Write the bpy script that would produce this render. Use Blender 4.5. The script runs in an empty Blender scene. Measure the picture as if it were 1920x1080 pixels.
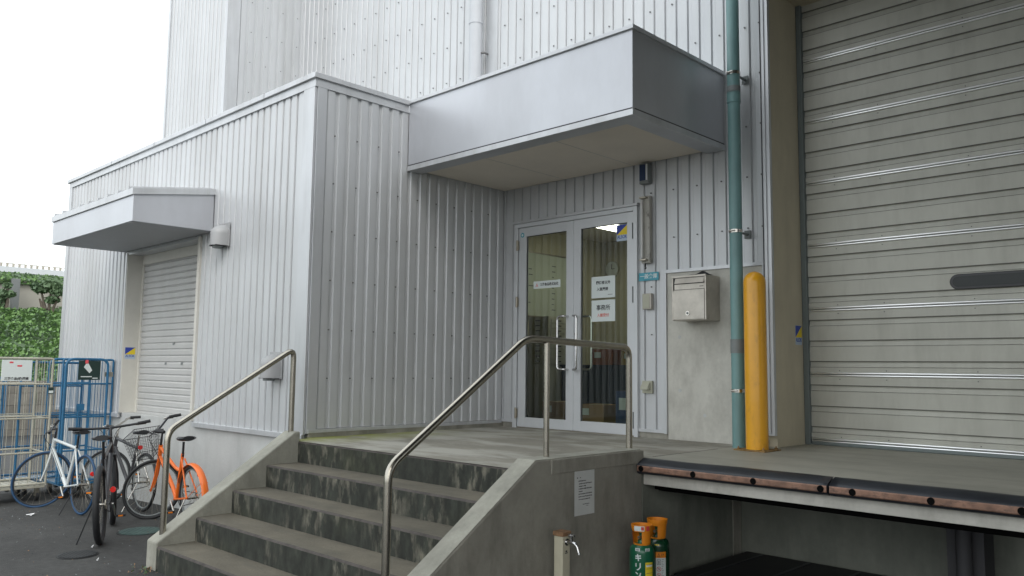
import bpy, bmesh, math, random
from mathutils import Vector, Matrix
R = math.radians
rnd = random.Random(7)
scene = bpy.context.scene
COL = scene.collection

# ---------------------------------------------------------------- camera
cam_d = bpy.data.cameras.new('camera')
cam = bpy.data.objects.new('camera', cam_d); COL.objects.link(cam)
cam_d.sensor_width = 36.0; cam_d.lens = 1536.03 / 1920 * 36.0
cam_d.clip_start = 0.05; cam_d.clip_end = 2000
Cp = Vector((6.60179, -6.66964, 1.54275))
F_ = Vector((-0.69254263, 0.71463325, 0.09840747))
R_ = Vector((0.71886499, 0.69505385, 0.01154445))
U_ = Vector((0.06014844, -0.07873671, 0.99507924))
cam.matrix_world = Matrix(((R_.x, U_.x, -F_.x, Cp.x), (R_.y, U_.y, -F_.y, Cp.y), (R_.z, U_.z, -F_.z, Cp.z), (0, 0, 0, 1)))
scene.camera = cam

# ---------------------------------------------------------------- sky, sun, exposure
SUN_EL, SUN_AZ = 38.0, 128.0      # elevation, compass bearing of the veiled sun (clockwise from +Y)
world = bpy.data.worlds.new("World"); scene.world = world; world.use_nodes = True
wn = world.node_tree; wn.nodes.clear()
sky = wn.nodes.new('ShaderNodeTexSky'); sky.sky_type = 'NISHITA'; sky.sun_disc = False
sky.sun_elevation = R(SUN_EL); sky.sun_rotation = R(SUN_AZ); sky.air_density = 1.0; sky.dust_density = 6.0; sky.ozone_density = 1.0
tc = wn.nodes.new('ShaderNodeTexCoord'); nz = wn.nodes.new('ShaderNodeTexNoise'); nz.inputs['Scale'].default_value = 1.6; nz.inputs['Detail'].default_value = 4
cr = wn.nodes.new('ShaderNodeValToRGB'); cr.color_ramp.elements[0].position = .3; cr.color_ramp.elements[0].color = (9.6, 10.2, 10.5, 1)
cr.color_ramp.elements[1].position = .7; cr.color_ramp.elements[1].color = (11.4, 11.8, 12.0, 1)
mx = wn.nodes.new('ShaderNodeMixRGB'); mx.inputs[0].default_value = 0.88
bg = wn.nodes.new('ShaderNodeBackground'); bg.inputs['Strength'].default_value = 0.115
wo = wn.nodes.new('ShaderNodeOutputWorld')
wn.links.new(tc.outputs['Generated'], nz.inputs['Vector']); wn.links.new(nz.outputs['Fac'], cr.inputs['Fac'])
wn.links.new(sky.outputs[0], mx.inputs[1]); wn.links.new(cr.outputs[0], mx.inputs[2])
wn.links.new(mx.outputs[0], bg.inputs['Color']); wn.links.new(bg.outputs[0], wo.inputs['Surface'])
sun_d = bpy.data.lights.new('sun', 'SUN'); sun_d.energy = 0.5; sun_d.angle = R(25); sun_d.color = (1.0, 0.97, 0.93)
sun = bpy.data.objects.new('sun', sun_d); COL.objects.link(sun)
az = R(SUN_AZ); sd = Vector((math.sin(az) * math.cos(R(SUN_EL)), math.cos(az) * math.cos(R(SUN_EL)), math.sin(R(SUN_EL))))
sun.rotation_euler = sd.to_track_quat('Z', 'Y').to_euler()
vs = scene.view_settings; vs.view_transform = 'Standard'; vs.look = 'None'; vs.gamma = 1; vs.use_curve_mapping = False
vs.exposure = 0.62

# ---------------------------------------------------------------- materials
def mat(name, col, rough=.6, metal=0.0, noise=0.0, nscale=8.0, bump=0.0, bscale=60.0, dirt=None, dirt_amt=0.0,
        dirt_scale=(2, 2, 2), spec=0.5, emit=None, coat=0.0, fine=0.0, dlo=.45, dhi=.75):
    m = bpy.data.materials.new(name); m.use_nodes = True
    nt = m.node_tree; b = nt.nodes['Principled BSDF']; L = nt.links.new
    b.inputs['Roughness'].default_value = rough; b.inputs['Metallic'].default_value = metal
    b.inputs['Specular IOR Level'].default_value = spec; b.inputs['Base Color'].default_value = (*col, 1)
    b.inputs['Coat Weight'].default_value = coat
    if noise or bump or dirt:
        t = nt.nodes.new('ShaderNodeTexCoord')
        geo = t.outputs['Object']
    out = None
    if noise:
        n = nt.nodes.new('ShaderNodeTexNoise'); n.inputs['Scale'].default_value = nscale; n.inputs['Detail'].default_value = 6
        n.inputs['Roughness'].default_value = .62
        L(geo, n.inputs['Vector'])
        r = nt.nodes.new('ShaderNodeValToRGB')
        lo = tuple(max(0, c * (1 - noise)) for c in col); hi = tuple(min(1, c * (1 + noise)) for c in col)
        r.color_ramp.elements[0].position = .32; r.color_ramp.elements[1].position = .68
        r.color_ramp.elements[0].color = (*lo, 1); r.color_ramp.elements[1].color = (*hi, 1)
        L(n.outputs['Fac'], r.inputs['Fac']); out = r.outputs[0]
        if fine:
            n2 = nt.nodes.new('ShaderNodeTexNoise'); n2.inputs['Scale'].default_value = nscale * 14; n2.inputs['Detail'].default_value = 3
            L(geo, n2.inputs['Vector'])
            mr = nt.nodes.new('ShaderNodeMapRange'); mr.inputs['To Min'].default_value = 1 - fine; mr.inputs['To Max'].default_value = 1 + fine
            L(n2.outputs['Fac'], mr.inputs['Value'])
            mm = nt.nodes.new('ShaderNodeMixRGB'); mm.blend_type = 'MULTIPLY'; mm.inputs[0].default_value = 1
            L(out, mm.inputs[1]); L(mr.outputs[0], mm.inputs[2]); out = mm.outputs[0]
    if dirt:
        mp = nt.nodes.new('ShaderNodeMapping'); mp.inputs['Scale'].default_value = dirt_scale
        L(geo, mp.inputs['Vector'])
        n = nt.nodes.new('ShaderNodeTexNoise'); n.inputs['Scale'].default_value = 1; n.inputs['Detail'].default_value = 7; n.inputs['Roughness'].default_value = .65
        L(mp.outputs[0], n.inputs['Vector'])
        r = nt.nodes.new('ShaderNodeMapRange'); r.inputs['From Min'].default_value = dlo; r.inputs['From Max'].default_value = dhi
        r.inputs['To Max'].default_value = dirt_amt
        L(n.outputs['Fac'], r.inputs['Value'])
        mm = nt.nodes.new('ShaderNodeMixRGB'); mm.inputs[2].default_value = (*dirt, 1)
        if out: L(out, mm.inputs[1])
        else: mm.inputs[1].default_value = (*col, 1)
        L(r.outputs[0], mm.inputs[0]); out = mm.outputs[0]
    if out: L(out, b.inputs['Base Color'])
    if bump:
        n = nt.nodes.new('ShaderNodeTexNoise'); n.inputs['Scale'].default_value = bscale; n.inputs['Detail'].default_value = 5
        L(geo, n.inputs['Vector'])
        bp = nt.nodes.new('ShaderNodeBump'); bp.inputs['Strength'].default_value = bump; bp.inputs['Distance'].default_value = .01
        L(n.outputs['Fac'], bp.inputs['Height']); L(bp.outputs[0], b.inputs['Normal'])
    if emit:
        b.inputs['Emission Color'].default_value = (*emit[:3], 1); b.inputs['Emission Strength'].default_value = emit[3]
    return m

M = {}
M['siding'] = mat('siding_metal', (.58, .595, .61), .42, .25, noise=.04, nscale=1.3, dirt=(.36, .36, .35), dirt_amt=.38, dirt_scale=(2.2, 2.2, .3), bump=.04, bscale=6)
M['trim'] = mat('trim_metal', (.58, .595, .615), .36, .35, noise=.04, nscale=2, dirt=(.28, .28, .27), dirt_amt=.4, dirt_scale=(5, 5, .6))
M['fascia'] = mat('fascia_metal', (.55, .565, .60), .34, .4, noise=.04, nscale=1.1, dirt=(.33, .33, .34), dirt_amt=.35, dirt_scale=(1.2, 1.2, .5), bump=.03, bscale=3)
M['seam'] = mat('dark_seam', (.05, .05, .055), .7)
M['screw'] = mat('screw_grey', (.17, .17, .17), .5, .5)
M['soffit'] = mat('soffit_board', (.74, .68, .60), .8, noise=.04, nscale=2)
M['soffit_grey'] = mat('grey_soffit', (.42, .43, .44), .6, noise=.04, nscale=2)
M['conc'] = mat('concrete', (.35, .345, .295), .85, noise=.16, nscale=2.2, fine=.12, dirt=(.12, .12, .10), dirt_amt=.55, dirt_scale=(3.2, 3.2, 1.1), bump=.35, bscale=45)
M['conc_wall'] = mat('cheek_concrete', (.30, .29, .25), .85, noise=.2, nscale=1.8, fine=.10, dirt=(.07, .07, .06), dirt_amt=.65, dirt_scale=(3.5, 3.5, 1.0), bump=.3, bscale=40)
M['conc_light'] = mat('light_concrete', (.55, .54, .49), .85, noise=.09, nscale=2.5, fine=.07, dirt=(.25, .24, .21), dirt_amt=.5, dirt_scale=(6, 6, 3), bump=.2, bscale=50)
M['conc_base'] = mat('pale_base_concrete', (.50, .51, .50), .85, noise=.07, nscale=2.5, fine=.05, dirt=(.26, .26, .25), dirt_amt=.45, dirt_scale=(3, 3, 1.0), bump=.2, bscale=50)
M['reveal'] = mat('cream_reveal', (.54, .49, .37), .8, noise=.05, nscale=3, dirt=(.3, .27, .2), dirt_amt=.3, dirt_scale=(4, 4, 1))
M['deck'] = mat('deck_concrete', (.37, .36, .305), .6, noise=.16, nscale=1.1, fine=.08, dirt=(.20, .19, .16), dirt_amt=.6, dirt_scale=(.8, 4, 2), bump=.15, bscale=60)
M['riser'] = None
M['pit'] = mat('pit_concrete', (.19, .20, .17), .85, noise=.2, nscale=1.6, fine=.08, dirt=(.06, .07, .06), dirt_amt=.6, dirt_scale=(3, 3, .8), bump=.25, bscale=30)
M['asphalt'] = mat('asphalt', (.042, .042, .040), .85, noise=.30, nscale=1.3, fine=.6, dirt=(.03, .03, .03), dirt_amt=.6, dirt_scale=(.9, .9, .9), bump=.6, bscale=110)
M['steel'] = mat('stainless_steel', (.56, .54, .50), .24, 1.0, noise=.05, nscale=20)
M['steel_dull'] = mat('dull_stainless', (.40, .37, .31), .38, .9, noise=.12, nscale=9)
M['rail_steel'] = mat('rail_steel', (.42, .395, .34), .27, 1.0, noise=.06, nscale=12)
M['alu'] = mat('white_aluminium', (.62, .64, .66), .4, .25, noise=.03, nscale=4)
M['mailbox'] = mat('mailbox_steel', (.50, .47, .42), .42, .6, noise=.12, nscale=7, dirt=(.25, .22, .18), dirt_amt=.3, dirt_scale=(12, 12, 12))
M['chrome'] = mat('chrome', (.62, .62, .62), .18, 1.0)
M['shutter'] = mat('shutter_cream', (.49, .49, .435), .5, .1, noise=.05, nscale=2.5, dirt=(.30, .29, .25), dirt_amt=.4, dirt_scale=(6, 6, 1.2), bump=.04, bscale=9)
M['sideshutter'] = mat('shutter_white', (.52, .52, .51), .5, .1, noise=.04, nscale=2, dirt=(.36, .36, .35), dirt_amt=.4, dirt_scale=(2, 2, 1.2))
M['hinge_strip'] = mat('bright_strip', (.90, .91, .91), .30, 1.0)
M['grit'] = mat('grit_grey', (.11, .107, .10), .9)
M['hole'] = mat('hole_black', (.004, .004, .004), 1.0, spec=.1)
M['roof_under'] = mat('roof_underside', (.10, .10, .095), .8)
M['reveal_pale'] = mat('pale_reveal', (.62, .61, .56), .7, noise=.04)
M['vent'] = mat('vent_metal', (.38, .385, .39), .5, .2)
M['groove'] = mat('groove_shade', (.12, .12, .105), .7)
M['rail'] = mat('rail_grey', (.17, .20, .20), .5, .3)
M['pipe'] = mat('pipe_teal', (.17, .31, .31), .45, noise=.08, nscale=4, dirt=(.09, .15, .15), dirt_amt=.5, dirt_scale=(8, 8, 1))
M['pipe_white'] = mat('pipe_white', (.55, .57, .60), .5, noise=.03)
M['grey'] = mat('grey_plastic', (.20, .22, .22), .6, noise=.1)
M['yellow'] = mat('bollard_yellow', (.76, .37, .018), .30, noise=.05, nscale=5, dirt=(.38, .19, .03), dirt_amt=.35, dirt_scale=(16, 16, 6), dlo=.56, dhi=.68, coat=.15)
M['yellow_dirty'] = mat('worn_yellow', (.22, .13, .04), .6, noise=.4, nscale=20)
M['black'] = mat('black_rubber', (.016, .017, .019), .6, noise=.2, nscale=20)
M['black_gloss'] = mat('black_plastic', (.02, .021, .024), .35)
M['rubber'] = mat('bumper_rubber', (.018, .021, .027), .42, noise=.3, nscale=6)
M['copper'] = mat('rusty_strip', (.26, .15, .105), .55, .25, noise=.35, nscale=9, dirt=(.07, .05, .045), dirt_amt=.9, dirt_scale=(14, 14, 30), dlo=.5, dhi=.7)
M['cream'] = mat('cream_post', (.55, .52, .40), .5, noise=.06)
M['rust'] = mat('rust_brown', (.26, .15, .08), .8, noise=.3, nscale=25)
M['teal_sign'] = mat('sign_teal', (.08, .36, .46), .5)
M['sign_text'] = mat('sign_text', (.70, .78, .78), .5)
M['paper'] = mat('paper_white', (.68, .74, .73), .8)
M['paper_wall'] = mat('paper_weathered', (.60, .62, .61), .8, noise=.05, nscale=6)
M['ink'] = mat('ink_black', (.03, .03, .035), .8)
M['ink_grey'] = mat('ink_grey', (.17, .18, .18), .8)
M['ink_red'] = mat('ink_red', (.70, .16, .13), .8)
M['red'] = mat('logo_red', (.62, .06, .05), .6)
M['st_blue'] = mat('sticker_blue', (.03, .06, .36), .5)
M['st_yellow'] = mat('sticker_yellow', (.80, .62, .03), .5)
M['st_pale'] = mat('sticker_pale', (.45, .55, .66), .5)
M['cyl_green'] = mat('cylinder_green', (.008, .11, .055), .3, coat=.3)
M['cyl_dark'] = mat('cylinder_dark_green', (.006, .045, .02), .22, coat=.5)
M['orange'] = mat('guard_orange', (.80, .26, .012), .5)
M['bike_orange'] = mat('bike_orange', (.86, .17, .015), .38, coat=.3)
M['bike_white'] = mat('bike_white', (.62, .66, .66), .38, coat=.3)
M['bike_black'] = mat('bike_black', (.022, .022, .026), .3, coat=.3)
M['bike_dark'] = mat('bike_charcoal', (.05, .05, .055), .35, coat=.2)
M['blue_tyre'] = mat('tyre_blue', (.012, .055, .13), .6)
M['cage_blue'] = mat('cage_blue', (.02, .13, .26), .45, noise=.15, nscale=6)
M['cage_beige'] = mat('cage_beige', (.42, .41, .34), .5, noise=.12, nscale=6)
M['reflector'] = mat('reflector_red', (.8, .02, .015), .2, emit=None)
M['amber'] = mat('reflector_amber', (.85, .25, .02), .2)
M['green_board'] = mat('board_green', (.012, .035, .03), .5)
M['tarp'] = mat('tarp_blue', (.03, .07, .35), .6)
M['cardboard'] = mat('cardboard', (.32, .2, .10), .85)
M['room'] = mat('office_wall', (.50, .47, .33), .8, noise=.03)
M['wb'] = mat('whiteboard', (.55, .60, .50), .25)
M['cabinet'] = mat('cabinet_beige', (.45, .45, .36), .5)
M['dark_blue'] = mat('dark_blue', (.015, .03, .055), .6)
M['blue_box'] = mat('blue_box', (.02, .06, .17), .5)
M['manhole'] = mat('manhole_green', (.07, .12, .11), .6, .4, noise=.3, nscale=12)
M['manhole_d'] = mat('manhole_iron', (.03, .032, .033), .6, .5, noise=.3, nscale=12)
M['lamp_tube'] = mat('tube_off', (.6, .6, .58), .3)
M['lampglow'] = mat('lamp_lit', (.9, .9, .85), .5, emit=(1, .97, .85, 6.0))
M['led'] = mat('white_litter', (.7, .7, .7), .8)
M['clip_blue'] = mat('dark_navy', (.01, .03, .09), .3)
M['stone'] = mat('stone_wall', (.16, .15, .13), .9, noise=.35, nscale=2.0, bump=.5, bscale=8)
M['retaining'] = mat('retaining_concrete', (.36, .34, .30), .9, noise=.15, nscale=.35, dirt=(.2, .2, .17), dirt_amt=.5, dirt_scale=(.3, .3, .1))
M['bark'] = mat('bark', (.12, .10, .08), .9, noise=.3, nscale=9)
M['tape'] = mat('red_tape', (.75, .10, .12), .6)

def glass_mat(name, tint=(.85, .92, .88), refl=.10):
    m = bpy.data.materials.new(name); m.use_nodes = True; nt = m.node_tree; nt.nodes.clear(); L = nt.links.new
    tr = nt.nodes.new('ShaderNodeBsdfTransparent'); tr.inputs['Color'].default_value = (*tint, 1)
    gl = nt.nodes.new('ShaderNodeBsdfGlossy'); gl.inputs['Roughness'].default_value = .02; gl.inputs['Color'].default_value = (.9, .95, .95, 1)
    fr = nt.nodes.new('ShaderNodeFresnel'); fr.inputs['IOR'].default_value = 1.45
    ad = nt.nodes.new('ShaderNodeMath'); ad.operation = 'ADD'; ad.inputs[1].default_value = refl - .04; ad.use_clamp = True
    mxx = nt.nodes.new('ShaderNodeMixShader'); o = nt.nodes.new('ShaderNodeOutputMaterial')
    L(fr.outputs[0], ad.inputs[0]); L(ad.outputs[0], mxx.inputs[0]); L(tr.outputs[0], mxx.inputs[1]); L(gl.outputs[0], mxx.inputs[2]); L(mxx.outputs[0], o.inputs['Surface'])
    return m
M['glass'] = glass_mat('door_glass', (.78, .84, .76), .08)

def riser_mat():
    # step faces: black algae with paler vertical runs where the water washed it off
    m = mat('riser_grime', (.045, .047, .04), .9); nt = m.node_tree; L = nt.links.new; b = nt.nodes['Principled BSDF']
    t = nt.nodes.new('ShaderNodeTexCoord')
    def noise(sc, det, lo, hi):
        mp = nt.nodes.new('ShaderNodeMapping'); mp.inputs['Scale'].default_value = sc
        n = nt.nodes.new('ShaderNodeTexNoise'); n.inputs['Scale'].default_value = 1; n.inputs['Detail'].default_value = det; n.inputs['Roughness'].default_value = .6
        r = nt.nodes.new('ShaderNodeMapRange'); r.inputs['From Min'].default_value = lo; r.inputs['From Max'].default_value = hi
        L(t.outputs['Object'], mp.inputs[0]); L(mp.outputs[0], n.inputs['Vector']); L(n.outputs['Fac'], r.inputs['Value']); return r.outputs[0]
    a = noise((15, 3, 5.5), 8, .48, .64); msk = noise((2.6, 2, 1.3), 4, .44, .58)
    mk = nt.nodes.new('ShaderNodeMath'); mk.operation = 'MULTIPLY'; L(a, mk.inputs[0]); L(msk, mk.inputs[1]); a = mk.outputs[0]
    g = noise((1.3, 2, 2), 3, .52, .72)
    h = noise((14, 9, 7), 5, .35, .7)
    m1 = nt.nodes.new('ShaderNodeMixRGB'); m1.inputs[1].default_value = (.045, .050, .040, 1); m1.inputs[2].default_value = (.25, .235, .185, 1); L(a, m1.inputs[0])
    m2 = nt.nodes.new('ShaderNodeMixRGB'); m2.inputs[2].default_value = (.055, .06, .03, 1); L(g, m2.inputs[0]); L(m1.outputs[0], m2.inputs[1])
    m2b = nt.nodes.new('ShaderNodeMath'); m2b.operation = 'MULTIPLY'; m2b.inputs[1].default_value = .5; L(g, m2b.inputs[0]); L(m2b.outputs[0], m2.inputs[0])
    m3 = nt.nodes.new('ShaderNodeMixRGB'); m3.blend_type = 'MULTIPLY'; m3.inputs[0].default_value = .6; L(m2.outputs[0], m3.inputs[1]); L(h, m3.inputs[2])
    L(m3.outputs[0], b.inputs['Base Color']); return m
M['riser'] = riser_mat()

def landing_mat():
    # landing: grey-brown slab, pale worn patches, yellow-green moss along the annex wall
    m = mat('landing_concrete', (.26, .245, .205), .8, noise=.15, nscale=1.6, fine=.1, dirt=(.45, .44, .39), dirt_amt=.8, dirt_scale=(1.0, 2.4, 1), bump=.25, bscale=50, dlo=.46, dhi=.60)
    nt = m.node_tree; L = nt.links.new; b = nt.nodes['Principled BSDF']
    src = b.inputs['Base Color'].links[0].from_socket
    t = nt.nodes.new('ShaderNodeTexCoord'); sp = nt.nodes.new('ShaderNodeSeparateXYZ'); L(t.outputs['Object'], sp.inputs[0])
    n = nt.nodes.new('ShaderNodeTexNoise'); n.inputs['Scale'].default_value = 5; n.inputs['Detail'].default_value = 6; L(t.outputs['Object'], n.inputs['Vector'])
    mr = nt.nodes.new('ShaderNodeMapRange'); mr.inputs['From Min'].default_value = .75; mr.inputs['From Max'].default_value = .05; L(sp.outputs['X'], mr.inputs['Value'])
    my = nt.nodes.new('ShaderNodeMapRange'); my.inputs['From Min'].default_value = -.7; my.inputs['From Max'].default_value = -1.6; L(sp.outputs['Y'], my.inputs['Value'])
    mu = nt.nodes.new('ShaderNodeMath'); mu.operation = 'MULTIPLY'; L(mr.outputs[0], mu.inputs[0]); L(my.outputs[0], mu.inputs[1])
    m3 = nt.nodes.new('ShaderNodeMapRange'); m3.inputs['From Min'].default_value = .30; m3.inputs['From Max'].default_value = .50; L(n.outputs['Fac'], m3.inputs['Value'])
    mu2 = nt.nodes.new('ShaderNodeMath'); mu2.operation = 'MULTIPLY'; mu2.use_clamp = True; L(mu.outputs[0], mu2.inputs[0]); L(m3.outputs[0], mu2.inputs[1])
    mm = nt.nodes.new('ShaderNodeMixRGB'); mm.inputs[2].default_value = (.24, .26, .06, 1); L(mu2.outputs[0], mm.inputs[0]); L(src, mm.inputs[1]); L(mm.outputs[0], b.inputs['Base Color'])
    return m
M['landing'] = landing_mat()

def leaf_mat(name, cols):
    m = bpy.data.materials.new(name); m.use_nodes = True; nt = m.node_tree; b = nt.nodes['Principled BSDF']; L = nt.links.new
    b.inputs['Roughness'].default_value = .7
    t = nt.nodes.new('ShaderNodeTexCoord'); n = nt.nodes.new('ShaderNodeTexNoise'); n.inputs['Scale'].default_value = .9; n.inputs['Detail'].default_value = 8
    L(t.outputs['Object'], n.inputs['Vector'])
    r = nt.nodes.new('ShaderNodeValToRGB'); r.color_ramp.elements[0].position = .35; r.color_ramp.elements[1].position = .65
    r.color_ramp.elements[0].color = (*cols[0], 1); r.color_ramp.elements[1].color = (*cols[1], 1)
    L(n.outputs['Fac'], r.inputs['Fac']); L(r.outputs[0], b.inputs['Base Color']); n.inputs['Roughness'].default_value = .8; return m
M['leaf'] = leaf_mat('tree_leaf', [(.07, .12, .065), (.13, .20, .10)])  # far foliage colours lightened here and below in place of haze
M['ivy'] = leaf_mat('slope_leaf', [(.08, .16, .05), (.17, .30, .09)])
M['slope'] = leaf_mat('slope_soil', [(.025, .05, .015), (.05, .10, .03)])

# ---------------------------------------------------------------- mesh helpers
class MB:
    def __init__(s): s.bm = bmesh.new(); s.mats = []
    def mi(s, m):
        m = M[m] if isinstance(m, str) else m
        if m not in s.mats: s.mats.append(m)
        return s.mats.index(m)
    def face(s, pts, m, smooth=False):
        vs_ = [s.bm.verts.new(p) for p in pts]; f = s.bm.faces.new(vs_); f.material_index = s.mi(m); f.smooth = smooth; return f
    def box(s, x0, x1, y0, y1, z0, z1, m, bev=0.0, T=None):
        if x0 > x1: x0, x1 = x1, x0
        if y0 > y1: y0, y1 = y1, y0
        if z0 > z1: z0, z1 = z1, z0
        b2 = bmesh.new()
        r = bmesh.ops.create_cube(b2, size=1)
        for v in b2.verts: v.co = Vector((x0 + (v.co.x + .5) * (x1 - x0), y0 + (v.co.y + .5) * (y1 - y0), z0 + (v.co.z + .5) * (z1 - z0)))
        if bev: bmesh.ops.bevel(b2, geom=b2.edges[:], offset=bev, segments=2, affect='EDGES', profile=.5)
        s.merge(b2, m, T)
    def merge(s, b2, m, T=None, smooth=None):
        k = s.mi(m); mp = {}
        for v in b2.verts: mp[v] = s.bm.verts.new(T @ v.co if T else v.co)
        for f in b2.faces:
            try: g = s.bm.faces.new([mp[v] for v in f.verts])
            except ValueError: continue
            g.material_index = k; g.smooth = f.smooth if smooth is None else smooth
        b2.free()
    def prism(s, poly, axis, a0, a1, m, bev=0.0):
        # poly: 2-D outline in the two other axes (order xyz with axis removed), swept a0..a1 along axis
        def P(p, a):
            if axis == 'X': return Vector((a, p[0], p[1]))
            if axis == 'Y': return Vector((p[0], a, p[1]))
            return Vector((p[0], p[1], a))
        b2 = bmesh.new(); n = len(poly)
        A = [b2.verts.new(P(p, a0)) for p in poly]; B = [b2.verts.new(P(p, a1)) for p in poly]
        b2.faces.new(A); b2.faces.new(B[::-1])
        for i in range(n): b2.faces.new((A[i], B[i], B[(i + 1) % n], A[(i + 1) % n]))
        bmesh.ops.recalc_face_normals(b2, faces=b2.faces[:])
        if bev: bmesh.ops.bevel(b2, geom=b2.edges[:], offset=bev, segments=2, affect='EDGES', profile=.5)
        s.merge(b2, m)
    def tube(s, pts, r, m, seg=10, bend=0.0, caps=True, closed=False, flat=None):
        pts = [Vector(p) for p in pts]
        if bend:
            q = [pts[0]]
            for i in range(1, len(pts) - 1):
                a, b, c = pts[i - 1], pts[i], pts[i + 1]
                d1 = (a - b); d2 = (c - b); k = min(bend, d1.length * .45, d2.length * .45)
                p1 = b + d1.normalized() * k; p2 = b + d2.normalized() * k
                for j in range(6):
                    t = j / 5; q.append((1 - t) ** 2 * p1 + 2 * t * (1 - t) * b + t * t * p2)
            q.append(pts[-1]); pts = q
        n = len(pts); rr = r if isinstance(r, (list, tuple)) else [r] * n
        if len(rr) != n: rr = [rr[0] + (rr[-1] - rr[0]) * i / (n - 1) for i in range(n)]
        k = s.mi(m); rings = []; prev = None
        for i, p in enumerate(pts):
            if closed: t = pts[(i + 1) % n] - pts[i - 1]
            elif i == 0: t = pts[1] - pts[0]
            elif i == n - 1: t = pts[-1] - pts[-2]
            else: t = (pts[i + 1] - p).normalized() + (p - pts[i - 1]).normalized()
            t.normalize()
            if prev is None:
                ref = Vector((0, 0, 1)) if abs(t.z) < .9 else Vector((1, 0, 0)); u = t.cross(ref).normalized()
            else: u = (prev - t * prev.dot(t)).normalized()
            prev = u; v = t.cross(u)
            rings.append([s.bm.verts.new(p + (u * math.cos(a) + v * math.sin(a) * (flat or 1)) * rr[i]) for a in [2 * math.pi * j / seg for j in range(seg)]])
        last = n if closed else n - 1
        for i in range(last):
            A, B = rings[i], rings[(i + 1) % n]
            for j in range(seg):
                f = s.bm.faces.new((A[j], A[(j + 1) % seg], B[(j + 1) % seg], B[j])); f.material_index = k; f.smooth = True
        if caps and not closed:
            for rg in (rings[0][::-1], rings[-1]):
                f = s.bm.faces.new([s.bm.verts.new(v.co) for v in rg]); f.material_index = k
    def lathe(s, prof, cx, cy, m, seg=24, T=None, arc=None):
        k = s.mi(m); rings = []
        for (r, z) in prof:
            rg = []
            for j in range(seg):
                a = 2 * math.pi * j / seg; p = Vector((cx + r * math.cos(a), cy + r * math.sin(a), z))
                rg.append(s.bm.verts.new(T @ p if T else p))
            rings.append(rg)
        for A, B in zip(rings, rings[1:]):
            for j in range(seg):
                f = s.bm.faces.new((A[j], A[(j + 1) % seg], B[(j + 1) % seg], B[j])); f.material_index = k; f.smooth = True
        for rg in (rings[0][::-1], rings[-1]):
            f = s.bm.faces.new([s.bm.verts.new(v.co) for v in rg]); f.material_index = k
    def torus(s, c, ax1, ax2, R0, r, m, n=40, seg=8, flat=None):
        c = Vector(c); s.tube([c + (ax1 * math.cos(a) + ax2 * math.sin(a)) * R0 for a in [2 * math.pi * i / n for i in range(n)]], r, m, seg=seg, closed=True, flat=flat)
    def build(s, name, parent=None, loc=(0, 0, 0), **k):
        me = bpy.data.meshes.new(name); s.bm.normal_update()
        s.bm.to_mesh(me); s.bm.free()
        for m in s.mats: me.materials.append(m)
        o = bpy.data.objects.new(name, me); COL.objects.link(o)
        if parent: o.parent = parent
        o.location = loc
        for a, b in k.items(): o[a] = b
        return o

def thing(name, label, cat, loc=(0, 0, 0), rz=0, group=None):
    o = bpy.data.objects.new(name, None); COL.objects.link(o); o.location = loc; o.rotation_euler.z = rz
    o.empty_display_size = .1; o['label'] = label; o['category'] = cat
    if group: o['group'] = group
    return o
def tag(o, label, cat, group=None):
    o['label'] = label; o['category'] = cat
    if group: o['group'] = group
    return o
def copy_tree(o, parent=None):
    c = o.copy(); COL.objects.link(c); c.parent = parent
    for ch in [x for x in bpy.data.objects if x.parent == o]: copy_tree(ch, c)
    return c

def lettering(name, text, size, m, origin, xdir, up, parent=None, align='CENTER', bold=0.0, xscale=1.0, spacing=1.0, thick=.0006):
    """writing as a thin raised mesh; origin = centre of the line"""
    c = bpy.data.curves.new(name, 'FONT'); c.body = text; c.size = size; c.align_x = align; c.align_y = 'CENTER'
    c.extrude = thick; c.offset = bold; c.space_character = spacing; c.resolution_u = 3
    o = bpy.data.objects.new(name + '_tmp', c); COL.objects.link(o)
    dg = bpy.context.evaluated_depsgraph_get(); me = bpy.data.meshes.new_from_object(o.evaluated_get(dg))
    bpy.data.objects.remove(o); me.name = name
    x = Vector(xdir).normalized(); y = Vector(up).normalized(); z = x.cross(y)
    T = Matrix(((x.x * xscale, y.x, z.x, origin[0]), (x.y * xscale, y.y, z.y, origin[1]), (x.z * xscale, y.z, z.z, origin[2]), (0, 0, 0, 1)))
    me.transform(T); me.materials.clear(); me.materials.append(M[m])
    ob = bpy.data.objects.new(name, me); COL.objects.link(ob)
    if parent: ob.parent = parent
    return ob

# ---------------------------------------------------------------- levels (metres)
FL = 0.90                      # landing and dock floor
YB = -2.553                    # front face of the low annex
PITCH = .129

def ground_z(x): return -0.035 * max(0.0, min(-1.2 - x, 10))

# ---------------------------------------------------------------- ground
g = MB()
xs = [-160, -60, -30, -11.2, -8, -5, -3, -1.2, 3, 6, 12, 30, 60, 160]
ys = [-160, -60, -20, -8, -4, 0, 6, 20, 60, 160]
for i in range(len(xs) - 1):
    for j in range(len(ys) - 1):
        g.face([(x, y, ground_z(x)) for x, y in ((xs[i], ys[j]), (xs[i + 1], ys[j]), (xs[i + 1], ys[j + 1]), (xs[i], ys[j + 1]))], 'asphalt')
o = g.build('asphalt_ground'); o['kind'] = 'structure'

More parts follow.
